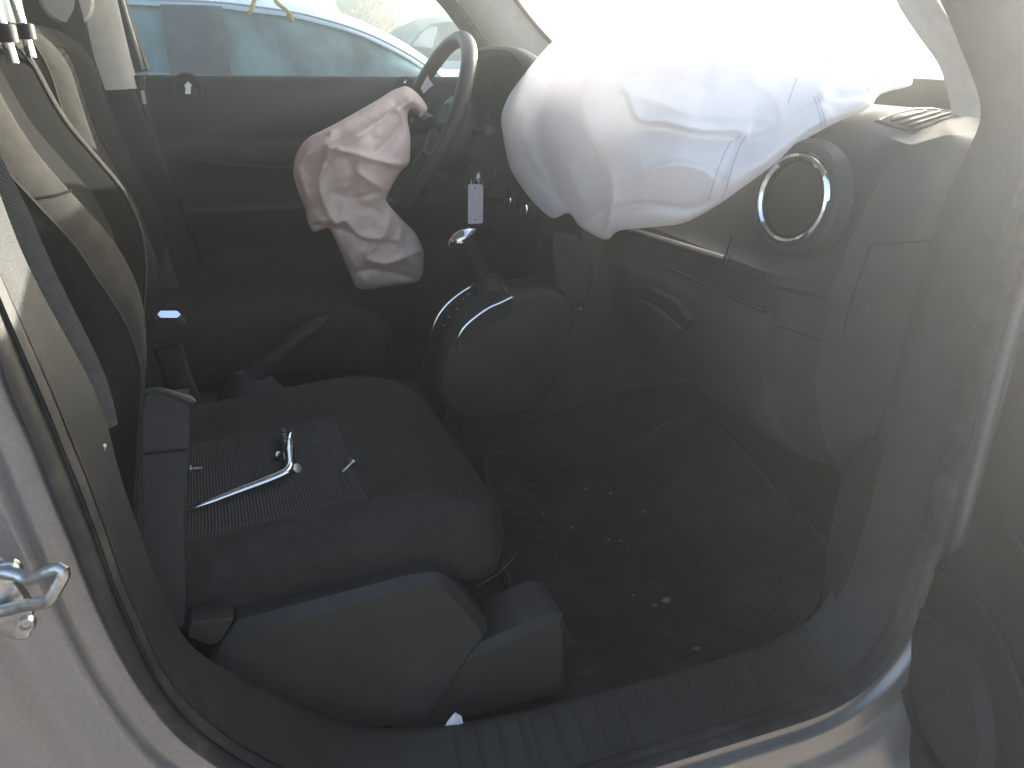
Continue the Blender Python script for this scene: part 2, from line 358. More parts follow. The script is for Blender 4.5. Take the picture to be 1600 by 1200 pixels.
# pillar inner wall between the garnish and the seal, dash end to windshield
# far A pillar
fa_l = [P(640, -70, y=1.50), P(712, 0, y=1.5), P(745, 45, y=1.5), P(776, 90, y=1.5), P(800, 130, y=1.5)]
fa_r = [P(745, -70, y=1.44), P(803, 0, y=1.44), P(832, 38, y=1.44), P(862, 72, y=1.44), P(890, 100, y=1.44)]
rr = []
for a, b in zip(spline(fa_l, 24), spline(fa_r, 24)):
    n_ = np.array([-.5, -.8, .2])
    rr.append([a+np.array([0, .04, 0]), a, a*.7+b*.3+n_*.014, a*.35+b*.65+n_*.016, b, b+np.array([.02, .05, 0])])
v, f_ = loft(rr, False, False); o = mk('pillar_trim', v, f_, M_cream, car, sharp=60); tag(o, 'pale windshield pillar trim behind the steering wheel')
sl_ = spline([P(618, -70, y=1.53), P(690, 0, y=1.53), P(722, 40, y=1.53), P(765, 95, y=1.53), P(790, 130, y=1.53)], 20)
sr_ = spline([P(645, -70, y=1.5), P(714, 0, y=1.5), P(747, 45, y=1.5), P(778, 90, y=1.5), P(802, 130, y=1.5)], 20)
v, f_ = loft([[a+np.array([0, .05, 0]), a, a*.5+b*.5+np.array([-.006, -.012, .004]), b, b+np.array([0, .05, 0])] for a, b in zip(sl_, sr_)], False, False)
mk('pillar_seal', v, f_, M_rub, car)
er_ = spline([P(800, -10, y=1.44), P(803, 0, y=1.43), P(832, 38, y=1.43), P(862, 71, y=1.43)], 14)
mk('windshield_seal', *tube(er_+np.array([.004, 0, .002]), .006, 8), M_rub, car)
# far B pillar
bl = [P(118, -60, y=1.50), P(128, 0, y=1.5), P(150, 100, y=1.5), P(165, 141, y=1.5)]
br = [P(158, -60, y=1.53), P(173, 0, y=1.53), P(196, 95, y=1.53), P(209, 138, y=1.53)]
rr = []
for a, b in zip(spline(bl, 16), spline(br, 16)):
    rr.append([a+np.array([-.03, .05, 0]), a, a*.5+b*.5+np.array([0.012, -.012, 0]), b*.85+a*.15+np.array([.016, -.006, 0]), b+np.array([.012, .012, 0]), b+np.array([0, .05, 0])])
v, f_ = loft(rr, True, True); tag(mk('pillar_trim', v, f_, M_cream, car, sharp=50), 'sunlit pale pillar trim behind the driver seat belt')
lowB = [P(165, 139, y=1.50)[[0, 2]], P(209, 139, y=1.50)[[0, 2]], P(272, 300, y=1.5)[[0, 2]], P(335, 480, y=1.5)[[0, 2]], P(335, 600, y=1.5)[[0, 2]], P(150, 600, y=1.5)[[0, 2]], P(140, 300, y=1.5)[[0, 2]]]
mk('pillar_cover', *prism(lowB, lambda a, b, h: (a, h, b), 1.50, 1.58, .008), M_trimp, car)
# shell: roof, windshield, hood, floor, rear walls
rf = []
for x in np.linspace(-2.0, .68, 14):
    zz = 1.60-.10*max(0, (-x-1.2))**2-.05*sm(.2, .75, x)
    rf.append([(x, .05, zz-.10), (x, .10, zz-.04), (x, .22, zz), (x, .8, zz+.03), (x, 1.38, zz), (x, 1.52, zz-.04), (x, 1.58, zz-.10), (x, 1.5, zz-.09), (x, 1.36, zz-.04), (x, .8, zz-.012), (x, .24, zz-.04), (x, .13, zz-.09)])
v, f_ = loft(rf); mk('roof', v, f_, M_headl, car)
wsr = []
for t in np.linspace(0, 1, 12):
    x = .70+.80*t; z = 1.545-.52*t+.03*math.sin(math.pi*t)
    wsr.append([(x+.06*math.sin(math.pi*s)*1.0, .14+1.34*s+(-.02*t if s < .5 else .02*t), z) for s in np.linspace(0, 1, 12)])
v, f_ = loft(wsr, False, False); ws = mk('windshield', v, f_, M_ws, car, fix=False); tag(ws, 'dusty windshield over the dashboard')
hd = []
for x in np.linspace(1.50, 2.45, 12):
    t = (x-1.5)/.95
    hd.append([(x, .06+.05*t, .80), (x, .05+.05*t, 1.0-.05*t*t), (x, .12, 1.045-.07*t*t), (x, .30, 1.060-.06*t*t), (x, .8, 1.075-.06*t*t), (x, 1.30, 1.060-.06*t*t), (x, 1.48, 1.045-.07*t*t), (x, 1.55, 1.0-.05*t*t), (x, 1.54, .80)])
v, f_ = loft(hd); mk('hood', v, f_, M_hood, car)
fl = [[(x, y, .295+.10*sm(.35, .75, y)+ (0 if x < .95 else .9*(x-.95))) for y in np.linspace(.14, 1.52, 24)] for x in [-2.0, -.2, .1, .3, .5, .7, .85, .95, 1.05, 1.15, 1.25]]
v, f_ = loft(fl, False, False); mk('floor_carpet', v, f_, M_carpet, car, fix=False)
tn = []
for x in [-1.5, 0, .3, .55, .75, .95, 1.2, 1.3]:
    h = .48+.06*sm(.5, 1.0, x)
    tn.append([(x, .66, .32), (x, .70, .40), (x, .735, h-.02), (x, .77, h), (x, .94, h), (x, .98, h-.02), (x, 1.02, .38), (x, 1.06, .32)])
v, f_ = loft(tn, True, True); mk('floor_tunnel', v, f_, M_carpet, car)
mk('kick_panel', *prism([P(1272, 905, y=.20)[[0, 2]], P(1281, 822, y=.2)[[0, 2]], P(1300, 730, y=.2)[[0, 2]], (1.02, .68), (1.10, .68), (1.12, .30), (.93, .30), P(1262, 985, y=.2)[[0, 2]]], lambda a, b, h: (a, h, b), .185, .15, .010), M_plas, car)
mk('far_sill', *box((-.2, 1.56, .33), (2.9, .12, .30), .02), M_plas, car)
mk('firewall', *box((1.27, .8, .75), (.03, 1.3, .75), .004), M_carpet, car)
for y in (.10, 1.56):
    mk('rear_side_panel', *box((-1.05, y, .70), (1.85, .05, .78), .01), M_trimp, car)
    mk('rear_window', *box((-1.05, y, 1.30), (1.85, .006, .40), 0), M_win, car)
mk('tail_panel', *box((-2.0, .83, .70), (.05, 1.5, .78), .01), M_trimp, car)
mk('rear_bench', *box((-.95, .83, .82), (.18, 1.3, .75), .05), M_fabside, car)
mk('pillar_light_block', *box((.08, 1.62, .70), (.36, .06, .80), .005), M_rub, car)  # added box behind the far pillar, blocks a light leak
mk('belt_slot_cover', *box(P(84, 40, y=1.53), (.10, .03, .12), .01), M_trimp, car)

# ------------------------------------------------------------------ dashboard
dash = thing('dashboard', (1.0, .8, .6), 'dusty grey dashboard with round chrome ringed vent and glove box', 'dashboard')
dp = [(1.47, 1.035), (1.30, 1.075), (1.16, 1.092), (1.06, 1.093), (1.00, 1.084), (.965, 1.066), (.942, 1.035), (.930, .995), (.922, .95), (.918, .915), (.912, .900), (.905, .894), (.905, .880), (.912, .873), (.913, .86), (.908, .835), (.904, .80), (.908, .76), (.922, .71), (.945, .66), (.985, .615), (1.05, .585), (1.20, .57), (1.30, .60), (1.45, .90)]
dpS = np.array(dp)
def dring(y):
    if y >= .2: sh = .032*(1-sm(.2, .30, y)); dz = .022*(1-sm(.2, .30, y))
    else: sh = .032+(.2-y)/.05*.15; dz = .022+(.2-y)/.05*.010
    out = []
    for x, z in dpS:
        up_ = .022*sm(.92, 1.05, z)*(1-sm(.2, .27, y)) if x < 1.0 else 0
        x = x+up_; k = min(1, max(0, (1.17-x)/.20)); nx = max(x, min(x+sh*k, 1.14+.01*(z-.5)))
        out.append((nx, y, z-(dz*sm(1.02, 1.07, z) if x < 1.2 else 0)))
    return out
ys = [.150, .160, .170, .180, .190, .1985, .2, .2015, .21, .22, .235, .25, .27, .30, .5, .72, .76, .98, 1.02, 1.3, 1.50]
v, f_ = loft([dring(y) for y in ys]); dsh = mk('dash_shell', v, f_, M_dash, dash, sharp=33)
# side cover at the dash end facing the door
# round vent
vc = P(1243, 312, x=.922); vn = np.array([-.94, -.22, .16]); vn /= np.linalg.norm(vn)
vr = mk('vent_ring', *lathe(vc, vn, [(.0585, -.02), (.0585, .004), (.056, .009), (.0525, .0105), (.049, .008), (.0475, .002), (.047, -.012)], 56, sx=.93, cap=False), M_chr, dash)
tag(vr, 'round chrome ring of the passenger air vent')
mk('vent_bezel', *lathe(vc, vn, [(.077, -.016), (.070, .001), (.064, .004), (.0588, .003)], 48, sx=.93, cap=False), M_dash, vr)
mk('vent_disc', *lathe(vc, vn, [(.0478, -.004), (.044, .003), (.03, .005), (.012, .006), (.001, .006)], 40, sx=.93), M_plas, vr)
r_, u_, n_ = frame(vn)
# top vent (side window defroster) laid on the dash surface
from mathutils.bvhtree import BVHTree
_m = dsh.data; _c = WL[dsh.name]
bvh = BVHTree.FromPolygons([tuple(v_.co+_c) for v_ in _m.vertices], [tuple(p_.vertices) for p_ in _m.polygons])
def hit(px, py):
    d = Vector(fw + rt*(px-800)/F - up*(py-600)/F); h = bvh.ray_cast(Vector(CAM), d.normalized()); return h[0]
VO = [(1372, 190), (1384, 184), (1402, 177.5), (1430, 171.5), (1455, 171), (1480, 173), (1502, 176.5), (1488, 182), (1466, 190), (1446, 199), (1430, 205), (1416, 203.5), (1398, 198), (1382, 193)]
VC = np.mean(np.array(VO), 0)
def von(k, lift):
    out = []
    for q in VO:
        px, py = VC+(np.array(q)-VC)*k; h = hit(px, py)
        out.append(np.array(h)+np.array([-.3, -.3, 1.0])*lift if h is not None else P(px, py, z=1.09))
    return out
vf = mk('defroster_frame', *loft([von(1.10, -.004), von(1.08, .0015), von(1.0, .003), von(.93, .002), von(.91, -.001)], True, False), M_dash, dash)
tag(vf, 'slatted defroster vent on the dashboard corner')
mk('vent_floor', *loft([von(.93, .0009), von(.6, .0009), von(.2, .0009)], True, True), M_hole, vf)
for (a, b) in [((1392, 191), (1446, 176)), ((1404, 196), (1468, 177)), ((1420, 199), (1486, 178.5))]:
    q_ = [hit(*(np.array(a)+(np.array(b)-np.array(a))*t)) for t in np.linspace(0, 1, 8)]
    q_ = [np.array(h_)+np.array([0, 0, .0022]) for h_ in q_ if h_ is not None]
    mk('vent_slat', *tube(q_, .0022, 6, upv=(0, 0, 1)), M_dash, vf)
# accent strip
a = P(985, 358, x=.896); b = P(1134, 404, x=.896)
ts = mk('trim_strip', *tube(np.linspace(a, b, 6), [.0045]*6, 8), M_satin, dash); tag(ts, 'thin satin strip across the dashboard face')
mk('strip_end', *box(b+np.array([0, -.003, .0]), (.010, .006, .014), .002), M_chr, ts)
# upper bin lid edge
mk('panel_gap', *tube([P(1143, 368, x=.915), P(1133, 402, x=.905)], .0014, 6), M_hole, dash)
# glove box door
gy0, gy1 = .262, .69
gb = []
for t in np.linspace(0, 1, 14):
    z = .842-.205*t
    x = np.interp(z, [.62, .66, .71, .76, .80, .835, .87], [.978, .943, .920, .906, .902, .906, .911])
    e = .006 if t in (0, 1) else 0.0
    gb.append([(x+.012, gy0, z), (x-.004+e, gy0+.002, z), (x-.010+e, gy0+.012, z), (x-.012+e, (gy0+gy1)/2, z), (x-.010+e, gy1-.012, z), (x-.004+e, gy1-.002, z), (x+.012, gy1, z)])
v, f_ = loft(gb, False, False); gbo = mk('glove_box', v, f_, M_dash, dash, sharp=50); tag(gbo, 'glove box door with scooped handle')
hp = [P(a, b, x=.886)[[1, 2]] for a, b in [(1008, 466), (1030, 478), (1055, 496), (1076, 516), (1064, 518), (1040, 506), (1020, 488)]]
mk('handle', *prism(hp, lambda a, b, h: (h, a, b), .876, .90, .003), M_console, gbo)
hp = [P(a, b, x=.886)[[1, 2]] for a, b in [(1003, 452), (1020, 448), (1062, 470), (1082, 500), (1076, 514), (1055, 494), (1030, 476), (1008, 464)]]
mk('handle_recess', *prism(hp, lambda a, b, h: (h, a, b), .8785, .90, .002), M_hole, gbo)
for pts_ in ([(965, 424), (1000, 438), (1080, 465), (1160, 492), (1230, 514), (1284, 532)], [(1530, 371), (1490, 374), (1440, 377), (1400, 380), (1362, 384), (1352, 410), (1340, 440), (1328, 478), (1318, 520)]):
    q_ = [hit(a, b) for a, b in spline(pts_, 40)]; q_ = [np.array(h_) for h_ in q_ if h_ is not None]
    mk('panel_gap', *tube(np.array(q_)+np.array([-.0003, 0, 0]), .0013, 6), M_hole, dash)
mk('panel_gap', *tube([(.898, gy0+.01, .8445), (.8965, .48, .8445), (.898, gy1-.01, .8445)], .0022, 6), M_hole, dash)
# centre stack
cs = []
for z, x in [(.735, .835), (.80, .842), (.88, .850), (.96, .862), (1.04, .880), (1.09, .905), (1.10, .96)]:
    cs.append([(x+.10, .742, z), (x+.02, .744, z), (x+.004, .750, z), (x, .765, z), (x-.004, .85, z), (x, .935, z), (x+.004, .95, z), (x+.02, .955, z), (x+.10, .958, z)])
v, f_ = loft(cs); stack = mk('center_stack', v, f_, M_plas, dash, sharp=40)
fc = []
for z, x in [(.75, .836), (.80, .842), (.88, .850), (.96, .862), (1.04, .880)]:
    fc.append([(x-.0035, .775, z), (x-.008, .85, z), (x-.0035, .925, z)])
v, f_ = loft(fc, False, False); mk('stack_face', v, f_, M_blk, stack)
for px, py in [(787, 303), (806, 315), (832, 330)]:
    c = P(px, py, x=.845)
    kb = mk('climate_knob', *lathe(c, (-1, -.1, .12), [(.020, -.012), (.020, .004), (.017, .006), (.016, .020), (.013, .022), (.001, .022)], 28), M_blk, stack)
    mk('knob_ring', *lathe(c, (-1, -.1, .12), [(.0165, .016), (.0172, .019), (.0160, .022), (.0135, .0225)], 28, cap=False), M_chr, kb)
for px, py in [(851, 427), (906, 482)]:
    c = P(px, py, x=.832 if px < 880 else .85); mk('trim_screw', *lathe(c, (-.9, -.3, .2), [(.004, -.004), (.004, .001), (.0025, .002), (.0005, .0015)], 12), M_steel, stack)
# wedge beside the stack (knee bolster side)
wp = [P(a, b, y=.735)[[0, 2]] for a, b in [(862, 366), (906, 370), (925, 405), (928, 440), (912, 478), (888, 466), (868, 448)]]
mk('stack_side', *prism(wp, lambda a, b, h: (a, h, b), .733, .76, .006), M_console, dash)
# instrument hood
hy0, hy1 = .985, 1.415
def arch(x, s, dz):
    pts = []
    for q in np.linspace(0, math.pi, 28):
        cy = math.cos(q); sy = math.sin(q)
        yy = (hy0+hy1)/2-(hy1-hy0)/2*s*math.copysign(abs(cy)**.55, cy)
        pts.append((x, yy, .985+dz+(.18*s)*abs(sy)**.5))
    return pts
v, f_ = loft([arch(.862, .93, -.003), arch(.842, .955, 0), (arch(.835, .985, .0)), arch(.842, 1.0, .003), arch(.87, 1.0, .001), arch(.93, .95, -.02), arch(1.02, .80, -.06)], False, False)
hood = mk('instrument_hood', v, f_, M_plas, dash, sharp=60); tag(hood, 'rounded black hood over the instruments')
v, f_ = loft([arch(.862, .93, -.003), arch(.90, .88, -.006), [(.905, 1.2, 1.06)]*28], False, False)
mk('instrument_face', v, f_, M_hole, hood)
mk('column_panel', *loft([[(.86, .985, .84), (.84, .985, 1.0), (.84, 1.415, 1.0), (.86, 1.415, .84)], [(.93, .97, .80), (.95, .97, 1.02), (.95, 1.43, 1.02), (.93, 1.43, .80)]]), M_plas, dash)
# round button beside hood
mk('round_button', *lathe(P(763, 190, x=.835), (-1, -.15, .15), [(.016, -.01), (.016, .003), (.012, .005), (.001, .005)], 20), M_plas, dash)
# ignition bezel
ic = P(757, 279, y=1.075); inn = np.array([-.80, -.52, .30]); inn /= np.linalg.norm(inn)
ibz = [Pn(a, b, ic, inn) for a, b in [(737, 254), (752, 257), (770, 262), (783, 268), (780, 276), (770, 295), (761, 306), (748, 303), (730, 298), (719, 290), (726, 274)]]
c_ = np.mean(ibz, 0)
ib_ = mk('ignition_bezel', *loft([[c_+(q-c_)*s+inn*h for q in ibz] for s, h in [(1.0, -.05), (1.0, 0), (.95, .004), (.60, .005)]]), M_console, dash)
mk('lock_cylinder', *lathe(ic, inn, [(.024, -.002), (.024, .008), (.020, .010), (.012, .011), (.001, .011)], 28), M_blk, ib_)

# ------------------------------------------------------------------ steering wheel
swc = np.array([.682, 1.20, 1.012]); su = np.array([.44, 0, .898]); su /= np.linalg.norm(su); sy_ = np.array([0, 1.0, 0]); sn = np.cross(su, sy_); 
if sn[0] > 0: sn = -sn
wheel = thing('steering_wheel', swc, 'dark leather steering wheel with torn open hub', 'steering wheel')
Rw = .186
rim = [swc+Rw*(math.cos(q)*sy_+math.sin(q)*su*1.02) for q in np.linspace(0, 2*math.pi, 72, endpoint=False)]
mk('rim', *tube(rim, .0165, 16, closed=True, upv=tuple(sn)), M_leather, wheel)
hubp = [(.085, -.05), (.088, -.02), (.080, .002), (.062, .008), (.05, .004), (.001, .002)]
mk('hub', *lathe(swc-sn*.035, sn, hubp, 28), M_blk, wheel)
for a in (R(8), R(172), R(262), R(278)):
    d = math.cos(a)*sy_+math.sin(a)*su
    mk('spoke', *tube([swc+d*.06-sn*.03, swc+d*.12-sn*.015, swc+d*.182], [.022, .017, .011], 10, upv=tuple(sn), flat=.8), M_plas, wheel)
mk('column_shroud', *loft([[swc-sn*h+sy_*(.058*k*math.cos(q))+su*(.062*k*math.sin(q)) for q in np.linspace(0, 2*math.pi, 20, endpoint=False)] for h, k in [(.03, .8), (.05, 1), (.12, 1.1), (.22, 1.15)]]), M_plas, wheel)
mk('hub_flap', *loft([[Pd(a, b, depth_of(swc)-.09+h) for a, b in [(613, 142), (617, 130), (624, 121), (636, 120), (645, 127), (648, 138), (640, 146), (628, 150)]] for h in (0, .012)]), M_blk, wheel)
mk('hub_rivet', *lathe(Pd(632, 127, depth_of(swc)-.093), -fw, [(.004, -.002), (.004, .001), (.001, .002)], 10), M_chr, wheel)
mk('hub_flap', *loft([[Pd(a, b, depth_of(swc)-.06+h) for a, b in [(657, 138), (663, 127), (668, 117), (671, 124), (677, 133), (670, 138), (662, 147)]] for h in (0, .01)]), M_tag, wheel)
mk('stalk', *tube([swc-sn*.08-sy_*.05+su*.02, swc-sn*.085-sy_*.12+su*.035, swc-sn*.08-sy_*.16+su*.04], [.008, .007, .010], 10), M_blk, wheel)

# ------------------------------------------------------------------ centre console
con = thing('center_console', (.6, .85, .45), 'grey centre console with chrome edged gear selector plate', 'console')
ct = [(.570, .46), (.582, .53), (.592, .575), (.604, .615), (.620, .640), (.645, .668), (.68, .695), (.72, .712), (.76, .722), (.80, .728), (.85, .73)]
cts = spline(ct, 40)
body = []
for y, dz, dx in [(.758, -.012, .008), (.762, -.002, .002), (.77, 0, 0), (.85, .003, 0), (.94, 0, 0), (.955, -.004, .003), (.96, -.014, .01)]:
    body.append([(x+dx, y, z+dz) for x, z in cts]+[(.78, y, .42), (.57, y, .42)])
v, f_ = loft(body); mk('console_body', v, f_, M_blk, con, sharp=45)
pp = [P(a, b, y=.738)[[0, 2]] for a, b in [(688, 610), (690, 575), (700, 540), (715, 520), (745, 495), (780, 472), (830, 456), (866, 452), (884, 463), (897, 482), (893, 510), (882, 552), (858, 605), (836, 637), (820, 646), (770, 652), (735, 655), (705, 645)]]
pps = spline(pp, 70, True)
pan = mk('side_panel', *prism(pps, lambda a, b, h: (a, h, b), .728, .77, .012, 4), M_console, con); tag(pan, 'smooth grey side panel of the console')
inn2 = offs(pps, .022)
mk('panel_recess', *prism(inn2, lambda a, b, h: (a, h, b), .7268, .735, .0010), M_console, pan)
mk('fastener', *lathe(P(831, 530, y=.7265), (0, -1, 0), [(.009, -.002), (.009, .0012), (.0075, .0016), (.001, .0018)], 18), M_console, pan)
nb = [P(a, b, y=.7265) for a, b in [(713, 545), (717, 530), (726, 514), (742, 499), (765, 483), (785, 474), (801, 466)]]
fb = [P(a, b, y=.925) for a, b in [(664, 562), (669, 545), (675, 522), (685, 497), (699, 478), (720, 460), (743, 446)]]
nbs = spline(nb, 24); fbs = spline(fb, 24)
v, f_ = loft([[a+np.array([0, 0, .0]), a*.9+b*.1+np.array([-.004, 0, .003]), a*.1+b*.9+np.array([-.004, 0, .003]), b, b-np.array([0, 0, .03]), a-np.array([0, 0, .03])] for a, b in zip(nbs, fbs)])
bez = mk('selector_plate', v, f_, M_blk, con)
mk('chrome_edge', *tube(nbs+np.array([-.002, 0, .002]), np.interp(np.linspace(0, 1, 24), [0, .2, 1], [.0012, .0028, .0024]), 8), M_chr, bez)
mk('chrome_edge', *tube(fbs+np.array([-.002, 0, .002]), np.interp(np.linspace(0, 1, 24), [0, .2, 1], [.0012, .0026, .0022]), 8), M_chr, bez)
mk('chrome_edge', *tube(spline([P(801, 466, y=.7265)+np.array([0, 0, .002]), P(795, 457, y=.80), P(785, 447, y=.83), P(768, 435, y=.87)], 12), .0014, 8), M_satin, bez)
for px, py in [(728, 472), (742, 478), (735, 465), (752, 462), (698, 513), (705, 500), (718, 488), (761, 452)]:
    t_ = P(px, py, y=.85); mk('gear_mark', *lathe(t_+np.array([-.006, -.004, .008]), (-.6, -.3, .7), [(.0028, -.002), (.0028, .0006), (.001, .0008)], 10), M_satin, bez)
lk = [P(775, 452, y=.85)-np.array([0, 0, .03]), P(748, 415, y=.85), P(735, 392, y=.848), P(727, 379, y=.846)]
mk('gear_lever', *tube(spline(lk, 14), np.interp(np.linspace(0, 1, 14), [0, .3, .7, 1], [.020, .010, .013, .017]), 12), M_blk, con)
kc = P(722, 372, y=.845); kd = np.array(P(737, 362, y=.845))-P(704, 383, y=.845); kd /= np.linalg.norm(kd)
_, ku, _ = frame(kd); 
kn = [kc+kd*t for t in np.linspace(-.028, .030, 9)]
kk = mk('gear_knob', *tube(kn, [.004, .011, .014, .0155, .0155, .0145, .012, .008, .003], 16, flat=1.15), M_chr, con); tag(kk, 'polished chrome gear knob')
mk('lever_boot', *loft([[P(775, 452, y=.85)+np.array([.045*k*math.cos(q)-.02*(1-k), .045*k*math.sin(q), h]) for q in np.linspace(0, 2*math.pi, 18, endpoint=False)] for k, h in [(1, -.03), (.85, -.005), (.6, .012), (.35, .03)]]), M_rub, con)
rc = []
for x, z in [(-.30, .60), (0, .575), (.30, .555), (.50, .545), (.57, .535)]:
    rc.append([(x, .752, .40), (x, .752, z-.015), (x, .765, z), (x, .94, z), (x, .952, z-.015), (x, .952, .40)])
v, f_ = loft(rc); mk('rear_tray', v, f_, M_plas, con)
mk('front_extension', *prism([(.60, .42), (.62, .55), (.70, .66), (.80, .735), (.90, .745), (1.05, .70), (1.22, .60), (1.22, .42)], lambda a, b, h: (a, h, b), .750, .80, .012, 4), M_console, con)
# parking brake
pb = thing('parking_brake', P(395, 600, y=.90), 'black parking brake lever rising between the seats', 'hand brake')
pbp = spline([P(378, 612, y=.90), P(405, 580, y=.90), P(445, 545, y=.90), P(480, 518, y=.90), P(507, 500, y=.90)], 16)
mk('lever', *tube(pbp, np.interp(np.linspace(0, 1, 16), [0, .25, .5, .9, 1], [.024, .019, .015, .014, .009]), 12), M_plas, pb)
mk('release_button', *tube([pbp[-1]-(pbp[-1]-pbp[-2])*.3, pbp[-1]+(pbp[-1]-pbp[-2])*.9], [.007, .0065], 10), M_console, pb)
mk('boot', *loft([[P(392, 604, y=.90)+np.array([.06*k*math.cos(q), .035*k*math.sin(q), h]) for q in np.linspace(0, 2*math.pi, 18, endpoint=False)] for k, h in [(1.1, -.05), (1, -.01), (.7, .012), (.4, .03)]]), M_rub, pb)

# ------------------------------------------------------------------ seats
def seatback(parent, y0, y1, prf, ztop, dark=False):
    pr_ = spline([(q[1], q[0]) for q in prf], 60)
    rings = []; pipe = []; pn_ = []; pf_ = []
    for x, z in pr_:
        t = max(0, (z-(ztop-.10))/.10); k = math.sqrt(max(0.02, 1-min(t, 1)**2.6))
        ins = .05*(1-k); dep = .15*k+.01; kb = sm(.84, .98, z) if dark else 1.0; px_ = .022*kb+.004; py_ = .012+.030*(1-kb)
        a, b = y0+ins, y1-ins; xf = x-.05*(1-k); mid = (a+b)/2
        half = [(xf-dep, .03), (xf-dep*.85, .008), (xf-dep*.5, -.004), (xf-dep*.28, .001), (xf-px_*k, py_), (xf-.008*k*kb-.001, max(.026, py_+.004)), (xf-.001*kb, .047), (xf, .050), (xf-.003, .062), (xf-.012*k, .078), (xf-.026*k, .092), (xf-.036*k, .104), (xf-.034*k, .112), (xf-.036*k, .15)]
        sk = -.014 if dark else 0.0
        rg = [(p, a+q) for p, q in half]+[(xf-.037*k+sk*.4, mid-.04), (xf-.037*k+sk*.6, mid+.04)]+[(p+sk, b-q) for p, q in reversed(half)]
        rings.append([(p[0], p[1], z) for p in rg]); pipe.append((xf-px_*k-.001, a+py_-.0015, z))
        pn_.append((xf-.034*k, a+.104, z)); pf_.append((xf-.006*k+sk, b-.066, z) if dark else (xf-.034*k, b-.104, z))
    v, f_ = loft(rings); bk = mk('backrest', v, f_, M_fab, parent, sharp=70)
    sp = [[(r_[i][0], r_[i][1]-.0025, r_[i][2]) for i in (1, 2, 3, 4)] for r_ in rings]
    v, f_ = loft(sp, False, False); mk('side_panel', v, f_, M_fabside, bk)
    mk('piping', *tube(np.array(pipe), .0026, 6), M_fab, bk)
    zc = [i for i, q in enumerate(pr_) if q[1] < ztop-.035]
    n = len(rings[0]); cp = []
    for i in zc: cp.append([(rings[i][j][0]+.002, rings[i][j][1], rings[i][j][2]) for j in range(9 if dark else 12, n-8 if dark else n-12)])
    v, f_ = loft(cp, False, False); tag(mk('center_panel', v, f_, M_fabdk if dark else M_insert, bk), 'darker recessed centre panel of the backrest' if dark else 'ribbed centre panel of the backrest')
    e = zc[-1]; top_ = spline([np.array(pn_[e]), (np.array(pn_[e])+np.array(pf_[e]))/2+np.array([0, 0, .006]), np.array(pf_[e])], 16)
    mk('piping', *tube(np.vstack([np.array([pn_[i] for i in zc])[:-2], top_[1:-1], np.array([pf_[i] for i in zc])[::-1][2:]])+np.array([.003, 0, 0]), .0024, 6), M_fab, bk)
    return bk, rings, pr_
def cushion(parent, x0, x1, y0, y1, z0, front_drop=.05, zb=.555):
    cx, cy = (x0+x1)/2, (y0+y1)/2; a, b = (x1-x0)/2, (y1-y0)/2
    def top(x, y):
        u = (x-x0)/(x1-x0); v_ = abs(y-cy)/b
        return z0+.020*sm(.55, .82, v_)-.012*sm(.85, 1.0, v_)-.010*(1-sm(.0, .5, u))+.012*sm(.35, .75, u)-front_drop*sm(.74, 1.02, u)**1.3
    th = np.linspace(0, 2*math.pi, 112, endpoint=False); rings = []
    def pt(s, q, n=5.2):
        c, s_ = math.cos(q), math.sin(q)
        return cx+a*s*math.copysign(abs(c)**(2/n), c), cy+b*s*math.copysign(abs(s_)**(2/n), s_)
    def zbot(x): return zb-.045*sm(x1-.16, x1, x)
    for s, hz in [(.93, -1), (.985, 0), (1.0, .25), (1.004, .5), (.996, .72), (.975, .90), (.945, .975)]:
        r_ = []
        for q in th:
            x, y = pt(s, q); zt = top(*pt(.93, q)); zb_ = zbot(x)
            r_.append((x, y, zb_-.01 if hz < 0 else zb_+(zt-zb_)*hz))
        rings.append(r_)
    for s in (.92, .90, .875, .85, .82, .79, .76, .73, .70, .66, .62, .58, .54, .50, .45, .40, .32, .24, .15, .06):
        rings.append([(*pt(s, q, 5.2-2.6*(.9-s)), top(*pt(s, q, 5.2-2.6*(.9-s)))+.0025*noise.noise((pt(s, q)[0]*14, pt(s, q)[1]*14, 3))) for q in th])
    v, f_ = loft(rings); o = mk('cushion', v, f_, M_fab, parent, sharp=0); return o, top
def insert(parent, top, xs, yn, yf, lift=.0022):
    rows = []
    for x in xs:
        yy_ = np.linspace(yn(x), yf(x), 30); ed = x in (xs[0], xs[-1])
        rows.append([(x, y, top(x, y)+(-.0012 if (ed or i_ in (0, 29)) else lift)) for i_, y in enumerate(yy_)])
    v, f_ = loft(rows, False, False); return mk('cushion_insert', v, f_, M_insert, parent)

ps = thing('passenger_seat', (.35, .48, .30), 'dark grey cloth passenger seat with chrome headrest posts nearest the open door', 'car seat')
pbk, prings, ppr = seatback(ps, .248, .707, [(.58, .085), (.70, .105), (.80, .126), (.86, .139), (.89, .144), (.93, .146), (.965, .140), (1.0, .127), (1.04, .103), (1.08, .080), (1.12, .065), (1.16, .056), (1.19, .053), (1.213, .048)], 1.213, True)
si = int(np.argmin(np.abs(ppr[:, 1]-1.045)))
mk('seam', *tube(np.array([prings[si][j] for j in range(4, 11)])+np.array([.001, 0, 0]), .0014, 6), M_fabdk, pbk)
for pxx, yy in ((7, .44), (38, .60)):
    a = P(pxx, 33, y=yy); b = a+np.array([-.012, 0, .10])
    po = mk('headrest_post', *tube([a-np.array([0, 0, .04]), b], .0058, 14), M_chr, ps)
    mk('post_sleeve', *lathe(a+np.array([0, 0, -.006]), (0, 0, 1), [(.0095, -.014), (.0095, .001), (.0085, .003), (.006, .004)], 18, upv=(1, 0, 0)), M_plas, po)
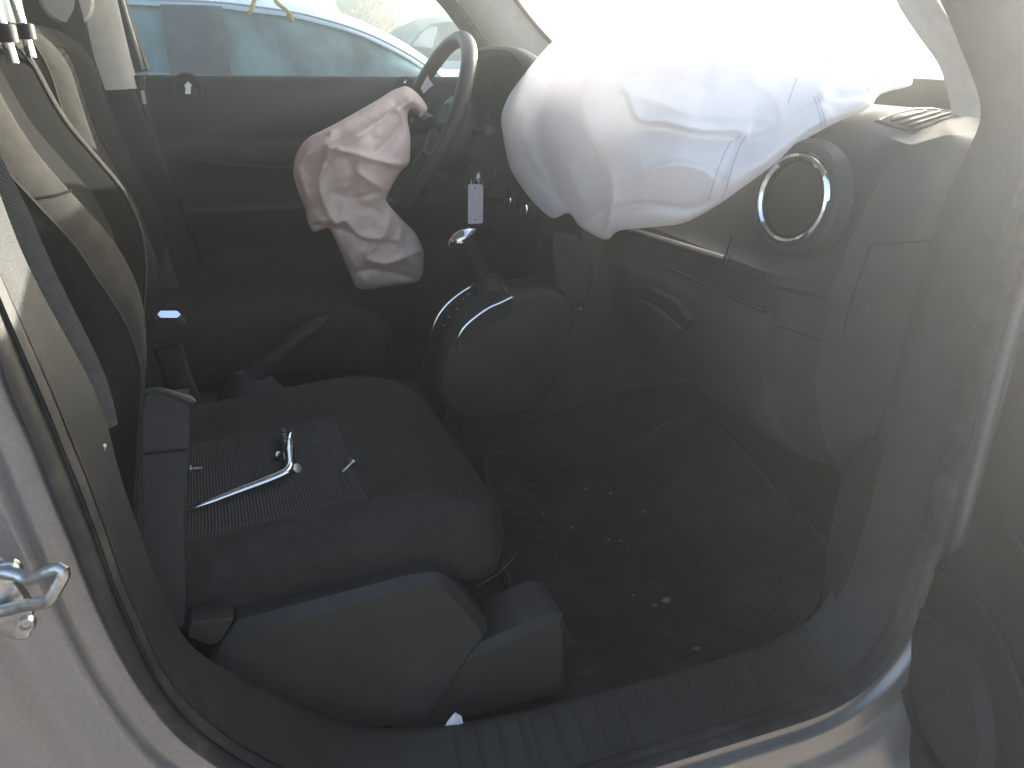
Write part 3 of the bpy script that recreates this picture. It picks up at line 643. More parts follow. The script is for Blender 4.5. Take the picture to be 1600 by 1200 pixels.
hr = [[(.01+.055*k*math.copysign(abs(math.cos(q))**.7, math.cos(q)), .48+.13*k*math.copysign(abs(math.sin(q))**.7, math.sin(q)), z) for q in np.linspace(0, 2*math.pi, 28, endpoint=False)] for k, z in [(.6, 1.285), (.9, 1.293), (1, 1.32), (1, 1.42), (.85, 1.46), (.5, 1.475)]]
v, f_ = loft(hr); mk('headrest', v, f_, M_fab, ps, sharp=70)
cu, top = cushion(ps, -.02, .553, .240, .738, .622)
tag(cu, 'wide dark cushion with paler ribbed centre panel')
ins = insert(cu, top, np.linspace(.06, .366, 40), lambda x: .292+.03*(x-.06), lambda x: .605)
tag(ins, 'ribbed grey fabric panel on the seat cushion')
# plastic valance
sh = [(.150, .40), (.155, .50), (.171, .546), (.191, .571), (.392, .584), (.425, .580), (.445, .562), (.488, .490), (.490, .470), (.470, .448), (.44, .40), (.41, .36), (.18, .36)]
shs = []
for i in range(len(sh)): shs.append(sh[i])
va = mk('valance', *prism(sh, lambda a, b, h: (a, h-.25*(.57-b)*0, b), .208, .26, .012, 1), M_console, ps); tag(va, 'smooth grey plastic side cover under the cushion')
fr = [(.36, .36), (.40, .425), (.440, .442), (.50, .456), (.578, .474), (.598, .466), (.604, .44), (.606, .33), (.36, .33)]
mk('front_cover', *prism(fr, lambda a, b, h: (a, h, b), .216, .30, .010, 1), M_console, ps)
mk('seat_track', *box((.40, .30, .345), (.50, .04, .03), .004), M_plas, ps)
mk('seat_track', *box((.40, .66, .36), (.50, .04, .03), .004), M_plas, ps)
mk('trim_wire', *tube(spline([P(743, 918, y=.255), P(775, 898, y=.255), P(800, 875, y=.255), P(808, 862, y=.256)], 14), .0012, 6), M_plas, ps)
mk('valance_tail', *prism([P(a, b, y=.212)[[0, 2]] for a, b in [(292, 982), (300, 972), (340, 966), (366, 964), (362, 975), (346, 1000), (330, 1008), (296, 996)]], lambda a, b, h: (a, h, b), .210, .24, .003), M_plas, ps)

ds = thing('driver_seat', (.30, 1.2, .30), 'dark cloth driver seat beyond the console and hand brake', 'car seat')
bk, _, _ = seatback(ds, .948, 1.44, [(.56, .095), (.68, .103), (.728, .109), (.773, .118), (.82, .1185), (.877, .103), (.935, .081), (1.0, .058), (1.073, .046), (1.13, .040), (1.17, .030), (1.195, .018), (1.205, .008)], 1.205)
cu2, top2 = cushion(ds, -.03, .560, .985, 1.46, .668, .06, .57)
insert(cu2, top2, np.linspace(.06, .40, 30), lambda x: 1.035, lambda x: 1.36)
hr = [[(-.055+.055*k*math.copysign(abs(math.cos(q))**.7, math.cos(q)), 1.2+.14*k*math.copysign(abs(math.sin(q))**.7, math.sin(q)), z) for q in np.linspace(0, 2*math.pi, 28, endpoint=False)] for k, z in [(.6, 1.262), (.9, 1.27), (1, 1.30), (1, 1.40), (.85, 1.45), (.5, 1.465)]]
v, f_ = loft(hr); mk('headrest', v, f_, M_fab, ds, sharp=70)

# ------------------------------------------------------------------ seat belts
sb = thing('seat_belt', P(255, 900, y=.235), 'dark seat belt strap hanging straight down beside the passenger cushion', 'seat belt', None)
pth = [P(262, 612, y=.262), P(260, 640, y=.252), P(259, 704, y=.243), P(257, 800, y=.234), P(255, 900, y=.226), P(255, 985, y=.22)]
pa = spline(pth, 24)
wd = [np.array([.042+.003*math.sin(i*.4), 0.004, 0]) for i in range(24)]
mk('webbing', *ribbon(pa, wd, .0022, (0, -1, .1)), M_web, sb)
q = P(259, 704, y=.243)
mk('seam', *tube([q+np.array([-.021, -.003, .001]), q+np.array([.021, -.003, -.001])], .0015, 6), M_fabside, sb)
mk('anchor_loop', *tube(spline([P(222, 613, y=.262), P(245, 609, y=.258), P(275, 616, y=.255), P(304, 629, y=.255)], 14), [.003]*10+[.004, .005, .005, .003], 8), M_rub, sb)
sb2 = thing('seat_belt', P(60, 450, y=.20), 'woven shoulder belt running down along the near pillar cover', 'seat belt')
pa = spline([P(-40, 260, y=.205), P(0, 335, y=.205), P(25, 390, y=.205), P(48, 440, y=.203), P(78, 500, y=.20), P(110, 562, y=.197), P(135, 620, y=.192), P(150, 680, y=.186)], 30)
mk('webbing', *ribbon(pa, [np.array([.040, .006, .014])]*30, .0022, (.1, -1, .1)), M_web2, sb2)
lb = thing('buckle', P(262, 600, y=.73), 'seat belt buckle stalk with pale lit top beside the passenger backrest', 'buckle')
bh = [P(a, b, y=.735)[[0, 2]] for a, b in [(226, 534), (232, 505), (242, 497), (284, 495), (290, 503), (287, 530), (280, 534)]]
mk('buckle_housing', *prism(bh, lambda a, b, h: (a, h, b), .722, .748, .004), M_plas, lb)
for py in (509, 525):
    mk('housing_rib', *tube([P(240, py+2, y=.7205), P(284, py-2, y=.7205)], .0022, 6), M_console, lb)
bn_ = np.array([.033, -.92, .39]); bn_ /= np.linalg.norm(bn_); bc_ = P(264, 491, y=.722)
bt = [Pn(a, b, bc_, bn_) for a, b in [(246, 491), (251, 485.5), (276, 485.5), (282.5, 491), (277, 496.5), (251, 496.5)]]
tag(mk('buckle_top', *loft([[q-bn_*.015 for q in bt], bt]), M_chr, lb, smooth=False), 'bright polished tongue slot reflecting the sky')
mk('stalk', *tube([P(262, 540, y=.738), P(278, 590, y=.74), P(300, 640, y=.745)], [.022, .020, .022], 10, flat=.5, upv=(1, 0, 0)), M_plas, lb)
db = thing('seat_belt', P(190, 300, y=1.42), 'pale belt webbing toned as if sunlit, hanging diagonally beside the driver seat', 'seat belt')
dpth = spline([P(100, -10, y=1.46), P(112, 30, y=1.46), P(128, 85, y=1.46), P(152, 150, y=1.455), P(178, 215, y=1.45), P(205, 285, y=1.44), P(232, 350, y=1.42), P(252, 410, y=1.38), P(268, 465, y=1.34)], 30)
wd = [np.array(P(800+28, 600, y=1.2)-P(800, 600, y=1.2))*(.9+.5*math.sin(i/29*math.pi)*0) for i in range(30)]
wd = [np.array([.048*(1-.25*math.sin(i/29*3.1)), -.01, .012]) for i in range(30)]
mk('webbing', *ribbon(dpth, wd, .002, (0, -1, .05)), M_webl, db)
e0 = P(245, 470, y=1.33)
mk('latch_tongue', *prism([P(a, b, y=1.33)[[0, 2]] for a, b in [(248, 466), (275, 464), (292, 463), (298, 472), (295, 486), (280, 489), (255, 485)]], lambda a, b, h: (a, h, b), 1.325, 1.34, .003), M_webl, db)
mk('tongue_slot', *tube([P(255, 474, y=1.323), P(288, 471, y=1.323)], .003, 6), M_hole, db)
mk('upper_guide', *lathe(P(104, -2, y=1.47), (.1, -1, -.1), [(.05, -.02), (.052, 0), (.045, .012), (.02, .016), (.001, .016)], 24), M_cream, db)

# ------------------------------------------------------------------ driver door (far side)
dd = thing('driver_door', (.65, 1.58, .45), 'closed dark driver door panel with round lock knob under a misted window', 'car door')
def zz(py, y=1.53, px=400): return P(px, py, y=y)[2]
dpf = [(1.600, 1.092), (1.585, 1.108), (1.560, 1.106), (1.542, zz(128)), (1.532, zz(150)), (1.528, zz(165)), (1.530, zz(200)), (1.534, zz(208)), (1.540, zz(212)), (1.534, zz(216)), (1.528, zz(224)), (1.526, zz(250)), (1.540, zz(262)), (1.552, zz(285)), (1.552, zz(300)), (1.520, zz(306)), (1.497, zz(312)), (1.490, zz(322)), (1.497, zz(335)), (1.515, zz(360)), (1.522, zz(380)), (1.528, zz(385)), (1.522, zz(390)), (1.510, zz(410)), (1.500, zz(470)), (1.500, .42), (1.62, .40)]
xr = lambda z: np.interp(z, [.40, .60, .75, .90, 1.02, 1.10], [.24, .205, .175, .140, .112, .108])
rg = []
for t in np.linspace(0, 1, 30):
    row = []
    for y, z in dpf:
        x = xr(z)+(1.10-xr(z))*t
        yy = y
        if y > 1.536 and .70 < z < 1.0 and t < .15: yy = y+(1.526-y)*(1-t/.15)
        sag = .018*t
        row.append((x, yy, z-sag))
    rg.append(row)
v, f_ = loft(rg); dpn = mk('door_panel', v, f_, M_plas, dd, sharp=40)
tag(dpn, 'dark moulded panel with grooves and pull recess')
lkc = P(293, 138, y=1.537)
lkb = mk('lock_bezel', *lathe(lkc, (0, -1, .12), [(.034, -.01), (.034, .004), (.030, .007), (.027, .004), (.025, -.004)], 32, cap=False), M_plas, dd)
mk('lock_well', *lathe(lkc, (0, -1, .12), [(.026, -.002), (.001, -.003)], 28), M_hole, lkb)
mk('lock_tab', *loft([[P(a, b, y=1.535-h) for a, b in [(289, 147), (290, 138), (288, 133), (294, 127), (300, 133), (298, 136), (298, 147)]] for h in (0, .012)]), M_chr, lkb)
gr0 = [P(222, 112, y=1.59)[[0, 2]], P(765, 135, y=1.59)[[0, 2]], P(690, -30, y=1.59)[[0, 2]], P(640, -140, y=1.59)[[0, 2]], P(150, -140, y=1.59)[[0, 2]]]
wn = mk('window_pane', *prism(gr0, lambda a, b, h: (a, h, b), 1.588, 1.593, 0), M_win, dd, smooth=False); tag(wn, 'closed side window with dust and moisture')
wf = [P(a, b, y=1.57) for a, b in [(165, -60), (182, 0), (203, 60), (222, 112)]]
fr_ = mk('window_frame', *tube(spline(wf, 16), .020, 8, upv=(1, 0, 0), flat=1.0), M_rub, dd)
mk('frame_lip', *tube(spline([P(a+12, b, y=1.555) for a, b in [(165, -60), (179, 0), (197, 60), (212, 108)]], 16), .0045, 6), M_satin, dd)
mk('door_edge', *tube(spline([P(a, b, y=1.53) for a, b in [(218, 118), (224, 160), (240, 220), (262, 285), (290, 365), (330, 475)]], 20), .012, 8), M_rub, dd)
mk('latch_mark', *box(P(224, 152, y=1.52), (.008, .01, .03), .002), M_tag, dd)
mk('pull_lip', *tube(spline([P(a, b, y=1.522) for a, b in [(300, 248), (360, 258), (440, 262), (520, 262)]], 12), .006, 8), M_plas, dd)

# ------------------------------------------------------------------ open passenger door at the right edge
H0 = np.array([1.052, .030, 0]); dv = np.array([-.40, -.917, 0]); dv /= np.linalg.norm(dv); dn = np.array([-dv[1]*-1, 0, 0]); dn = np.array([dv[1], -dv[0], 0])
if np.dot(dn, CAM-H0) < 0: dn = -dn
pdr = thing('passenger_door', H0+dv*.4+np.array([0, 0, .3]), 'open passenger door at the right edge with round speaker grille', 'car door')
def dpt(s, z, h): return H0+dv*s+dn*(-h)+np.array([0, 0, z])
def dpx(px, py):
    p = Pn(px, py, H0, dn); return (float(np.dot(p-H0, dv)), float(p[2]))
el = [dpx(*q) for q in [(1600, 478), (1570, 600), (1532, 735), (1503, 846), (1494, 853), (1452, 884), (1436, 905), (1423, 945), (1412, 1000), (1401, 1060), (1396, 1110), (1394, 1160), (1397, 1215), (1405, 1290)]]
outl = el+[(el[-1][0]+.05, .30), (.95, .30), (1.0, .60), (1.0, 1.02), (el[0][0]-.02, 1.02), (el[0][0]-.03, .95)]
mk('door_panel', *prism(outl, dpt, 0.0, .07, .010, 4), M_plas, pdr, sharp=50)
sc_ = np.array(dpx(1478, 1085)); rx = abs(dpx(1575, 1085)[0]-dpx(1400, 1085)[0])/2; rz = (dpx(1465, 940)[1]-dpx(1490, 1230)[1])/2
def ell(k, h, n=48): return [dpt(sc_[0]+rx*k*math.cos(q), sc_[1]+rz*k*math.sin(q), h) for q in np.linspace(0, 2*math.pi, n, endpoint=False)]
spk = mk('speaker_surround', *loft([ell(1.10, .002), ell(1.06, -.010), ell(1.0, -.016), ell(.95, -.013), ell(.93, -.006)], True, False), M_plas, pdr)
M_gr = mat('speaker_mesh', (.055, .055, .050), .6, 0, .2, 80, wave=('Z', 130, .2))
mk('speaker_grille', *loft([ell(.935, -.006), ell(.90, -.0085), ell(.6, -.011), ell(.25, -.012), ell(.02, -.012)], True, True), M_gr, spk)
ar = spline([dpx(1460, 885), dpx(1520, 925), dpx(1560, 985), dpx(1585, 1040), dpx(1610, 1120)], 20)
mk('panel_crease', *tube([dpt(a, b, -.002) for a, b in ar], .004, 8), M_plas, pdr)
ar = spline([dpx(1570, 805), dpx(1590, 845), dpx(1615, 880)], 8)
mk('panel_crease', *tube([dpt(a, b, -.001) for a, b in ar], .003, 8), M_plas, pdr)
mk('outer_skin', *prism([(a-.01, b) for a, b in outl], dpt, .075, .12, .01), M_paint, pdr)

# ------------------------------------------------------------------ floor mat and litter
fm = thing('floor_mat', (.8, .4, .32), 'ribbed dirty rubber floor mat in the passenger footwell', 'floor mat')
def fz(x, y): return .305+.10*sm(.35, .75, y)+(0 if x < .95 else .9*(x-.95))
mo = [(.60, .20), (.62, .62), (.655, .705), (.72, .72), (.98, .71), (1.08, .62), (1.09, .30), (1.02, .215), (.80, .19)]
mos = spline(mo, 60, True)
def fz(x, y): return .305+.10*sm(.35, .75, y)+(0 if x < .95 else .9*(x-.95))+.055*(1-sm(.64, .80, x))*sm(.40, .70, y)
def mring(k, h):
    q = offs(mos, k); return [(a, b, fz(a, b)+h) for a, b in q]
rs = [mring(0, -.004), mring(0, .008), mring(.004, .011), mring(.012, .011), mring(.016, .006), mring(.02, .005)]
cq = np.array([.84, .43])
base = offs(mos, .02)
for s in (.94, .88, .82, .76, .70, .63, .56, .49, .42, .35, .28, .2, .12, .04): rs.append([(cq[0]+(a-cq[0])*s, cq[1]+(b-cq[1])*s, fz(cq[0]+(a-cq[0])*s, cq[1]+(b-cq[1])*s)+.005) for a, b in base])
v, f_ = loft(rs, True, False); mk('mat_sheet', v, f_, M_mat, fm, sharp=50)
mk('mat_rim', *tube(np.array(mring(.006, .0110)), .0024, 8, closed=True), M_matr, fm)
for k in range(22):
    y = .225+k*.0215
    xs = np.linspace(.645 if y < .62 else .675, 1.03-.012*(k % 3), 26)
    mk('mat_rib', *tube([(x, y+.006*math.sin(x*16+.3*k), fz(x, y)+.0062) for x in xs], .0026, 6, upv=(0, 0, 1)), M_mat, fm)
chips = [(1042, 938, .010, (.5, .42, .36)), (1023, 946, .006, (.45, .36, .28)), (989, 930, .004, (.5, .5, .5)), (917, 929, .0045, (.5, .38, .16)), (1088, 1014, .007, (.5, .33, .33)), (893, 824, .005, (.42, .36, .24)), (914, 764, .005, (.4, .37, .3)), (954, 771, .005, (.42, .38, .3)), (984, 895, .006, (.42, .37, .26)), (951, 843, .0035, (.45, .44, .42)), (970, 845, .0035, (.45, .44, .42)), (849, 803, .004, (.42, .38, .3)), (1005, 799, .005, (.36, .33, .27)), (944, 927, .003, (.45, .38, .2)), (815, 749, .0028, (.45, .4, .35)), (800, 749, .0028, (.45, .4, .35)), (909, 1093, .005, (.35, .37, .42)), (1145, 925, .004, (.3, .32, .22))]
lab = {1042: 'largest pale leaf chip on the rubber mat', 1023: 'flat tan chip just left of the largest chip on the mat', 1088: 'pinkish pebble near the sill end of the mat', 917: 'small yellow brown crumb at the left of the mat chips', 989: 'grey round crumb left of the tan chip on the mat', 909: 'bluish grit grain against the scuff plate edge'}
for px, py, s, c in chips:
    p = P(px, py, z=.345)
    p = P(px, py, z=fz(p[0], p[1])+.009)
    if px == 909: p = P(px, py, y=.17)
    mm = mat('crumb_%d' % px, tuple(q*.42 for q in c), .9, 0, .2, 200)
    n = 7; ang = random.random()*6
    rg = []
    for k, h in [(.8, -.001), (1, .0004), (.7, .0022), (.2, .003)]:
        rg.append([(p[0]+s*k*(.6+.5*random.random())*math.cos(q+ang), p[1]+s*.7*k*(.6+.5*random.random())*math.sin(q+ang), p[2]+h*s/.006) for q in np.linspace(0, 2*math.pi, n, endpoint=False)])
    o = mk('debris_chip', *loft(rg), mm, None, sharp=20)
    tag(o, lab.get(px, 'tiny pale crumb scattered on the rubber mat'), 'debris', 'crumbs scattered on the rubber mat')
# folded paper scrap poking from behind the scuff plate
sc1 = [P(a, b, y=.166) for a, b in [(692, 1142), (700, 1127), (711, 1114), (715, 1128), (714, 1142)]]
sc2 = [P(a, b, y=.164) for a, b in [(714, 1142), (715, 1128), (711, 1114), (722, 1122), (727, 1140)]]
vv, ff = join(loft([sc1, [q+np.array([0, .0012, 0]) for q in sc1]]), loft([[q+np.array([0, .003*(i in (3, 4)), 0]) for i, q in enumerate(sc2)], [q+np.array([0, .0015+.003*(i in (3, 4)), 0]) for i, q in enumerate(sc2)]]))
tag(mk('paper_scrap', vv, ff, M_paper, smooth=False), 'folded bluish white paper scrap behind the scuff plate', 'paper')

# ------------------------------------------------------------------ loose chrome lever and screws on the cushion
zs = top(.3, .45)
def onc(px, py, h=.006):
    p = P(px, py, z=zs+h)
    return P(px, py, z=top(p[0], p[1])+h)
lev = thing('chrome_lever', onc(455, 738), 'bent chrome door pull lever lying on the ribbed cushion panel', 'lever')
pth = [onc(293, 795, .007), onc(330, 783, .009), onc(380, 764, .010), onc(420, 749, .011), onc(445, 738, .012), onc(452, 730, .013), onc(453, 722, .013), onc(452, 705, .012), onc(451, 690, .012), onc(450, 682, .011)]
ps_ = spline(pth, 44)
rad = np.interp(np.linspace(0, 1, 44), [0, .3, .62, .72, .8, 1], [.0022, .0045, .0055, .0065, .0072, .0062])
arm = mk('arm', *tube(ps_, rad, 12, flat=1.25), M_chr, lev)
tip = [onc(443, 678, .012), onc(440, 672, .016), onc(452, 678, .014), onc(455, 675, .018)]
mk('stamped_end', *tube(spline([onc(446, 700, .012), onc(444, 688, .013), onc(442, 674, .013)], 10), [.006, .0062, .0064, .0066, .0068, .007, .007, .007, .0068, .006], 10, flat=.6), M_steel, lev)
for k in range(4):
    q = onc(441+k*.9, 676+k*5.2, .020)
    mk('stamped_mark', *tube([q+np.array([-.004, 0, 0]), q+np.array([0, .002*(-1)**k, .0005]), q+np.array([.004, -.001, 0])], .0008, 5), M_blk, lev)
mk('thin_fin', *tube(spline([onc(452, 690, .014), onc(452, 682, .018), onc(455, 675, .022)], 8), [.0022, .003, .003, .003, .0026, .0022, .0016, .0008], 8), M_chr, lev)
for px, py, s in [(463, 732, .0065), (434, 711, .005)]:
    mk('pivot_pin', *lathe(onc(px, py, .008), (.5, -.7, .5), [(s, -.006), (s*1.05, 0), (s, .003), (s*.5, .0036), (.0005, .0036)], 18), M_steel, lev)
def screw(px0, py0, px1, py1, label):
    a, b = onc(px0, py0, .006), onc(px1, py1, .0035); d = b-a
    t = thing('screw', a, label, 'screw', None)
    mk('screw_head', *lathe(a, -d, [(.0022, -.003), (.0058, -.0005), (.0060, .001), (.0045, .0022), (.0005, .0024)], 16), M_steel, t)
    n = 40; pts = [a+d*i/n for i in range(n+1)]
    mk('screw_shank', *tube(pts, [.0021+.0006*(i % 3 == 0) if i < n-4 else .0021*(n-i)/4+.0002 for i in range(n+1)], 8), M_steel, t)
screw(550, 723, 535, 738, 'short steel screw lying at the front of the ribbed cushion panel')
screw(298, 733, 317, 731, 'small steel screw by the belt strap at the cushion rear')

# ------------------------------------------------------------------ key and tag
key = thing('ignition_key', ic+inn*.012, 'car key left in the ignition lock', 'key')
mk('key_head', *lathe(ic+inn*.012, inn, [(.010, 0), (.013, .006), (.012, .012), (.004, .016), (.0005, .016)], 18, sx=.45), M_steel, key)
mk('key_ring', *tube([ic+inn*.022+np.array([.0, 0, -.012])+.012*(math.cos(q)*np.array([.5, -.86, 0])+math.sin(q)*np.array([0, 0, 1.0])) for q in np.linspace(0, 2*math.pi, 24, endpoint=False)], .0011, 6, closed=True), M_steel, key)
for px in (736, 748):
    mk('tag_wire', *tube([Pd(px, 281, depth_of(ic)-.032), Pd(px+1, 292, depth_of(ic)-.036)], .0012, 6), M_tag, key)
kd_ = depth_of(ic)-.036
tg = thing('key_tag', Pd(742, 318, kd_), 'white paper key tag hanging below the ignition', 'tag')
to = [(731.5, 288.5), (737, 287.8), (753, 288), (755, 290.5), (754.5, 347), (752.5, 349), (733, 350), (731, 348)]
mk('tag_card', *loft([[Pd(a, b, kd_+h) for a, b in to] for h in (0, .0012)]), M_tag, tg, smooth=False)
for px, py in [(742.5, 293.5), (742.5, 343.5)]:
    mk('punch_hole', *lathe(Pd(px, py, kd_-.0002), -fw, [(.0016, -.0003), (.0016, .0003), (.0002, .0003)], 12), M_hole, tg)
for px, y0_, y1_ in [(737.5, 300, 309), (737, 315, 322.5), (748.5, 303, 322)]:
    yy = y0_
    while yy < y1_:
        l = random.uniform(.8, 1.8); mk('ink_mark', *tube([Pd(px+random.uniform(-.8, .3), yy, kd_-.0004), Pd(px+random.uniform(.6, 1.6), yy+l*.5, kd_-.0004)], .0004, 4), M_satin, tg); yy += l+1.0

# ------------------------------------------------------------------ airbags
def seg_d(p, poly, closed=True):
    poly = np.asarray(poly, float); a = poly; b = np.roll(poly, -1, 0)
    if not closed: a, b = poly[:-1], poly[1:]
    ab = b-a; L2 = (ab**2).sum(1)+1e-9
    t = np.clip(((p-a)*ab).sum(1)/L2, 0, 1); q = a+ab*t[:, None]
    return math.sqrt(((p-q)**2).sum(1).min())
def inside(p, poly):
    x, y = p; c = False; n = len(poly)
    for i in range(n):
        x1, y1 = poly[i-1]; x2, y2 = poly[i]
        if (y1 > y) != (y2 > y) and x < (x2-x1)*(y-y1)/(y2-y1)+x1: c = not c
    return c
def seg_dv(Pt, poly, closed=True):
    """distance of many points to a polyline"""
    Pt = np.asarray(Pt, float); poly = np.asarray(poly, float); a = poly; b = np.roll(poly, -1, 0)
    if not closed: a, b = poly[:-1], poly[1:]
    best = np.full(len(Pt), 1e9)
    for p, q in zip(a, b):
        ab = q-p; t = np.clip(((Pt-p)@ab)/(ab@ab+1e-9), 0, 1)
        best = np.minimum(best, ((Pt-p-t[:, None]*ab)**2).sum(1))
    return np.sqrt(best)
def seg_signed(Pt, poly):
    Pt = np.asarray(Pt, float); poly = np.asarray(poly, float); best = np.full(len(Pt), 1e9); sg = np.zeros(len(Pt)); endf = np.ones(len(Pt)); n = len(poly)-1
    for i, (p, q) in enumerate(zip(poly[:-1], poly[1:])):
        ab = q-p; t = np.clip(((Pt-p)@ab)/(ab@ab+1e-9), 0, 1); r_ = Pt-p-t[:, None]*ab; d2 = (r_**2).sum(1)
        c = np.sign(ab[0]*(Pt[:, 1]-p[1])-ab[1]*(Pt[:, 0]-p[0])); k = d2 < best
        best = np.where(k, d2, best); sg = np.where(k, c, sg); u_ = (i+t)/n; endf = np.where(k, np.sin(np.pi*np.clip(u_, .0, 1.0))**.5, endf)
    return np.sqrt(best)*sg, endf
def inside_v(Pt, poly):
    c = np.zeros(len(Pt), bool); n = len(poly); x, y = Pt[:, 0], Pt[:, 1]
    for i in range(n):
        x1, y1 = poly[i-1]; x2, y2 = poly[i]
        if y1 == y2: continue
        c ^= ((y1 > y) != (y2 > y)) & (x < (x2-x1)*(y-y1)/(y2-y1)+x1)
    return c
def bag(name, outl, ctrl, T, wdt, creases, mat_, label, step=5.0, rough=.004, nsc=.012, back=.8, seed=0, crumple=(), sharpn=1.5, cmul=2.2, cw_=1.0, folds=()):
    ol = np.array(outl, float)
    bnd = resample(spline(ol, None, True, 6), int(sum(np.linalg.norm(ol-np.roll(ol, 1, 0), axis=1))/step), True)
    nb_ = len(bnd); mn, mx = bnd.min(0), bnd.max(0); cand = []; row = 0; y = mn[1]
    while y < mx[1]:
        xs = np.arange(mn[0]+(step/2 if row % 2 else 0), mx[0], step); cand.append(np.stack([xs, np.full(len(xs), y)], 1)); y += step*.87; row += 1
    cand = np.vstack(cand); cand = cand[inside_v(cand, bnd)]; cand = cand[seg_dv(cand, bnd) > step*.6]
    pts = np.vstack([bnd, cand])
    res = delaunay_2d_cdt([Vector(q) for q in pts], [(i, (i+1) % nb_) for i in range(nb_)], [], 2, 1e-4)
    v2 = np.array([[q.x, q.y] for q in res[0]]); fs_ = res[2]
    cp = np.array([[c[0], c[1]] for c in ctrl]); cz = np.array([c[2] for c in ctrl])
    def phi(r2): return np.where(r2 > 0, r2*np.log(r2+1e-9)*.5, 0)
    n = len(cp); K = phi(((cp[:, None]-cp[None])**2).sum(2)/1e4)+np.eye(n)*.02
    Q = np.hstack([np.ones((n, 1)), cp/100]); S = np.block([[K, Q], [Q.T, np.zeros((3, 3))]])
    sol = np.linalg.solve(S, np.concatenate([cz, np.zeros(3)]))
    z = phi(((v2[:, None]-cp[None])**2).sum(2)/1e4)@sol[:n]+sol[n]+v2@sol[n+1:]/100
    d = seg_dv(v2, bnd); bul = T*np.sqrt(np.maximum(0, 1-(1-np.minimum(d/wdt, 1))**2)); fade = np.minimum(1, d/12)
    cr = np.zeros(len(v2))
    for poly, amp, wd_ in creases:
        poly = spline(poly, None, False, 5); dd_ = seg_dv(v2, poly, False)
        cr += cmul*amp*np.exp(-np.sqrt(dd_**2+sharpn**2)/(wd_*cw_))
    for poly, amp, wd_ in folds:
        sd_, ef = seg_signed(v2, spline(poly, None, False, 5)); cr += amp*ef*np.tanh(sd_/2.5)*np.exp(-np.abs(sd_)/wd_)
    nzv = np.array([rough*(noise.fractal((p[0]*nsc+seed, p[1]*nsc, seed*1.7), 1.0, 2.0, 4)+.5*abs(noise.noise((p[0]*nsc*2.3, p[1]*nsc*2.3, seed+4)))) for p in v2])
    for cell, amp in crumple:
        for i_, p in enumerate(v2):
            wx = p[0]+10*noise.noise((p[0]/60, p[1]/60, seed)); wy = p[1]+10*noise.noise((p[0]/60, p[1]/60, seed+9))
            dd2 = noise.voronoi((wx/cell, wy/cell, seed*3.1))[0]; nzv[i_] += amp*(dd2[1]-dd2[0]-.35)
    zf = z-bul-(cr+nzv)*fade; zb_ = z+bul*back+.002+nzv*.3*fade
    D = fw[None]+rt[None]*((v2[:, 0]-800)/F)[:, None]-up[None]*((v2[:, 1]-600)/F)[:, None]
    front = CAM+D*zf[:, None]; bk_ = CAM+D*zb_[:, None]
    N = len(front); V = np.vstack([front, bk_])
    Fc = [tuple(f) for f in fs_]+[tuple(N+i for i in reversed(f)) for f in fs_]
    cnt = {}
    for f in fs_:
        for i in range(len(f)): cnt[(f[i], f[(i+1) % len(f)])] = 1
    for (a, b) in list(cnt):
        if (b, a) not in cnt: Fc.append((b, a, N+a, N+b))
    o = mk(name, V, Fc, mat_, None, sharp=0)
    def surf(px, py, lift=.002):
        k = np.argsort(((v2-np.array([px, py]))**2).sum(1))[:3]
        return Pd(px, py, float(zf[k].mean())-lift)
    return o, surf

def dx(px, py, x): return (px, py, depth_of(P(px, py, x=x)))
def dy(px, py, y): return (px, py, depth_of(P(px, py, y=y)))
ow = [(783, 187), (789, 163), (800, 142), (822, 112), (845, 84), (864, 64), (885, 44), (910, 30), (945, 20), (990, 14), (1040, 10), (1095, 12), (1140, 22), (1175, 32), (1215, 50), (1250, 62), (1290, 72), (1335, 82), (1380, 92), (1412, 100), (1424, 114), (1424, 132), (1408, 138), (1392, 142), (1372, 150), (1362, 165), (1340, 178), (1310, 190), (1283, 204), (1255, 221), (1222, 246), (1195, 268), (1160, 293), (1128, 316), (1095, 336), (1062, 350), (1020, 355), (985, 358), (964, 362), (952, 373), (940, 373), (920, 363), (904, 352), (896, 340), (886, 333), (866, 341), (850, 332), (830, 312), (812, 288), (797, 262), (788, 225)]
cw = [dx(783, 187, .80), dx(822, 112, .84), dx(790, 240, .80), dx(862, 64, .88), dx(945, 20, .92), dx(1040, 12, .96), dx(1200, 45, 1.02), dx(1300, 75, 1.08), dx(1420, 118, 1.16), dx(1362, 160, 1.04), dx(1283, 200, .97), dx(1195, 265, .90), dx(1095, 334, .865), dx(945, 370, .82), dx(862, 338, .80), dx(900, 200, .82), dx(1000, 250, .80), dx(1100, 240, .85), dx(1000, 130, .86), dx(1200, 150, .97)]
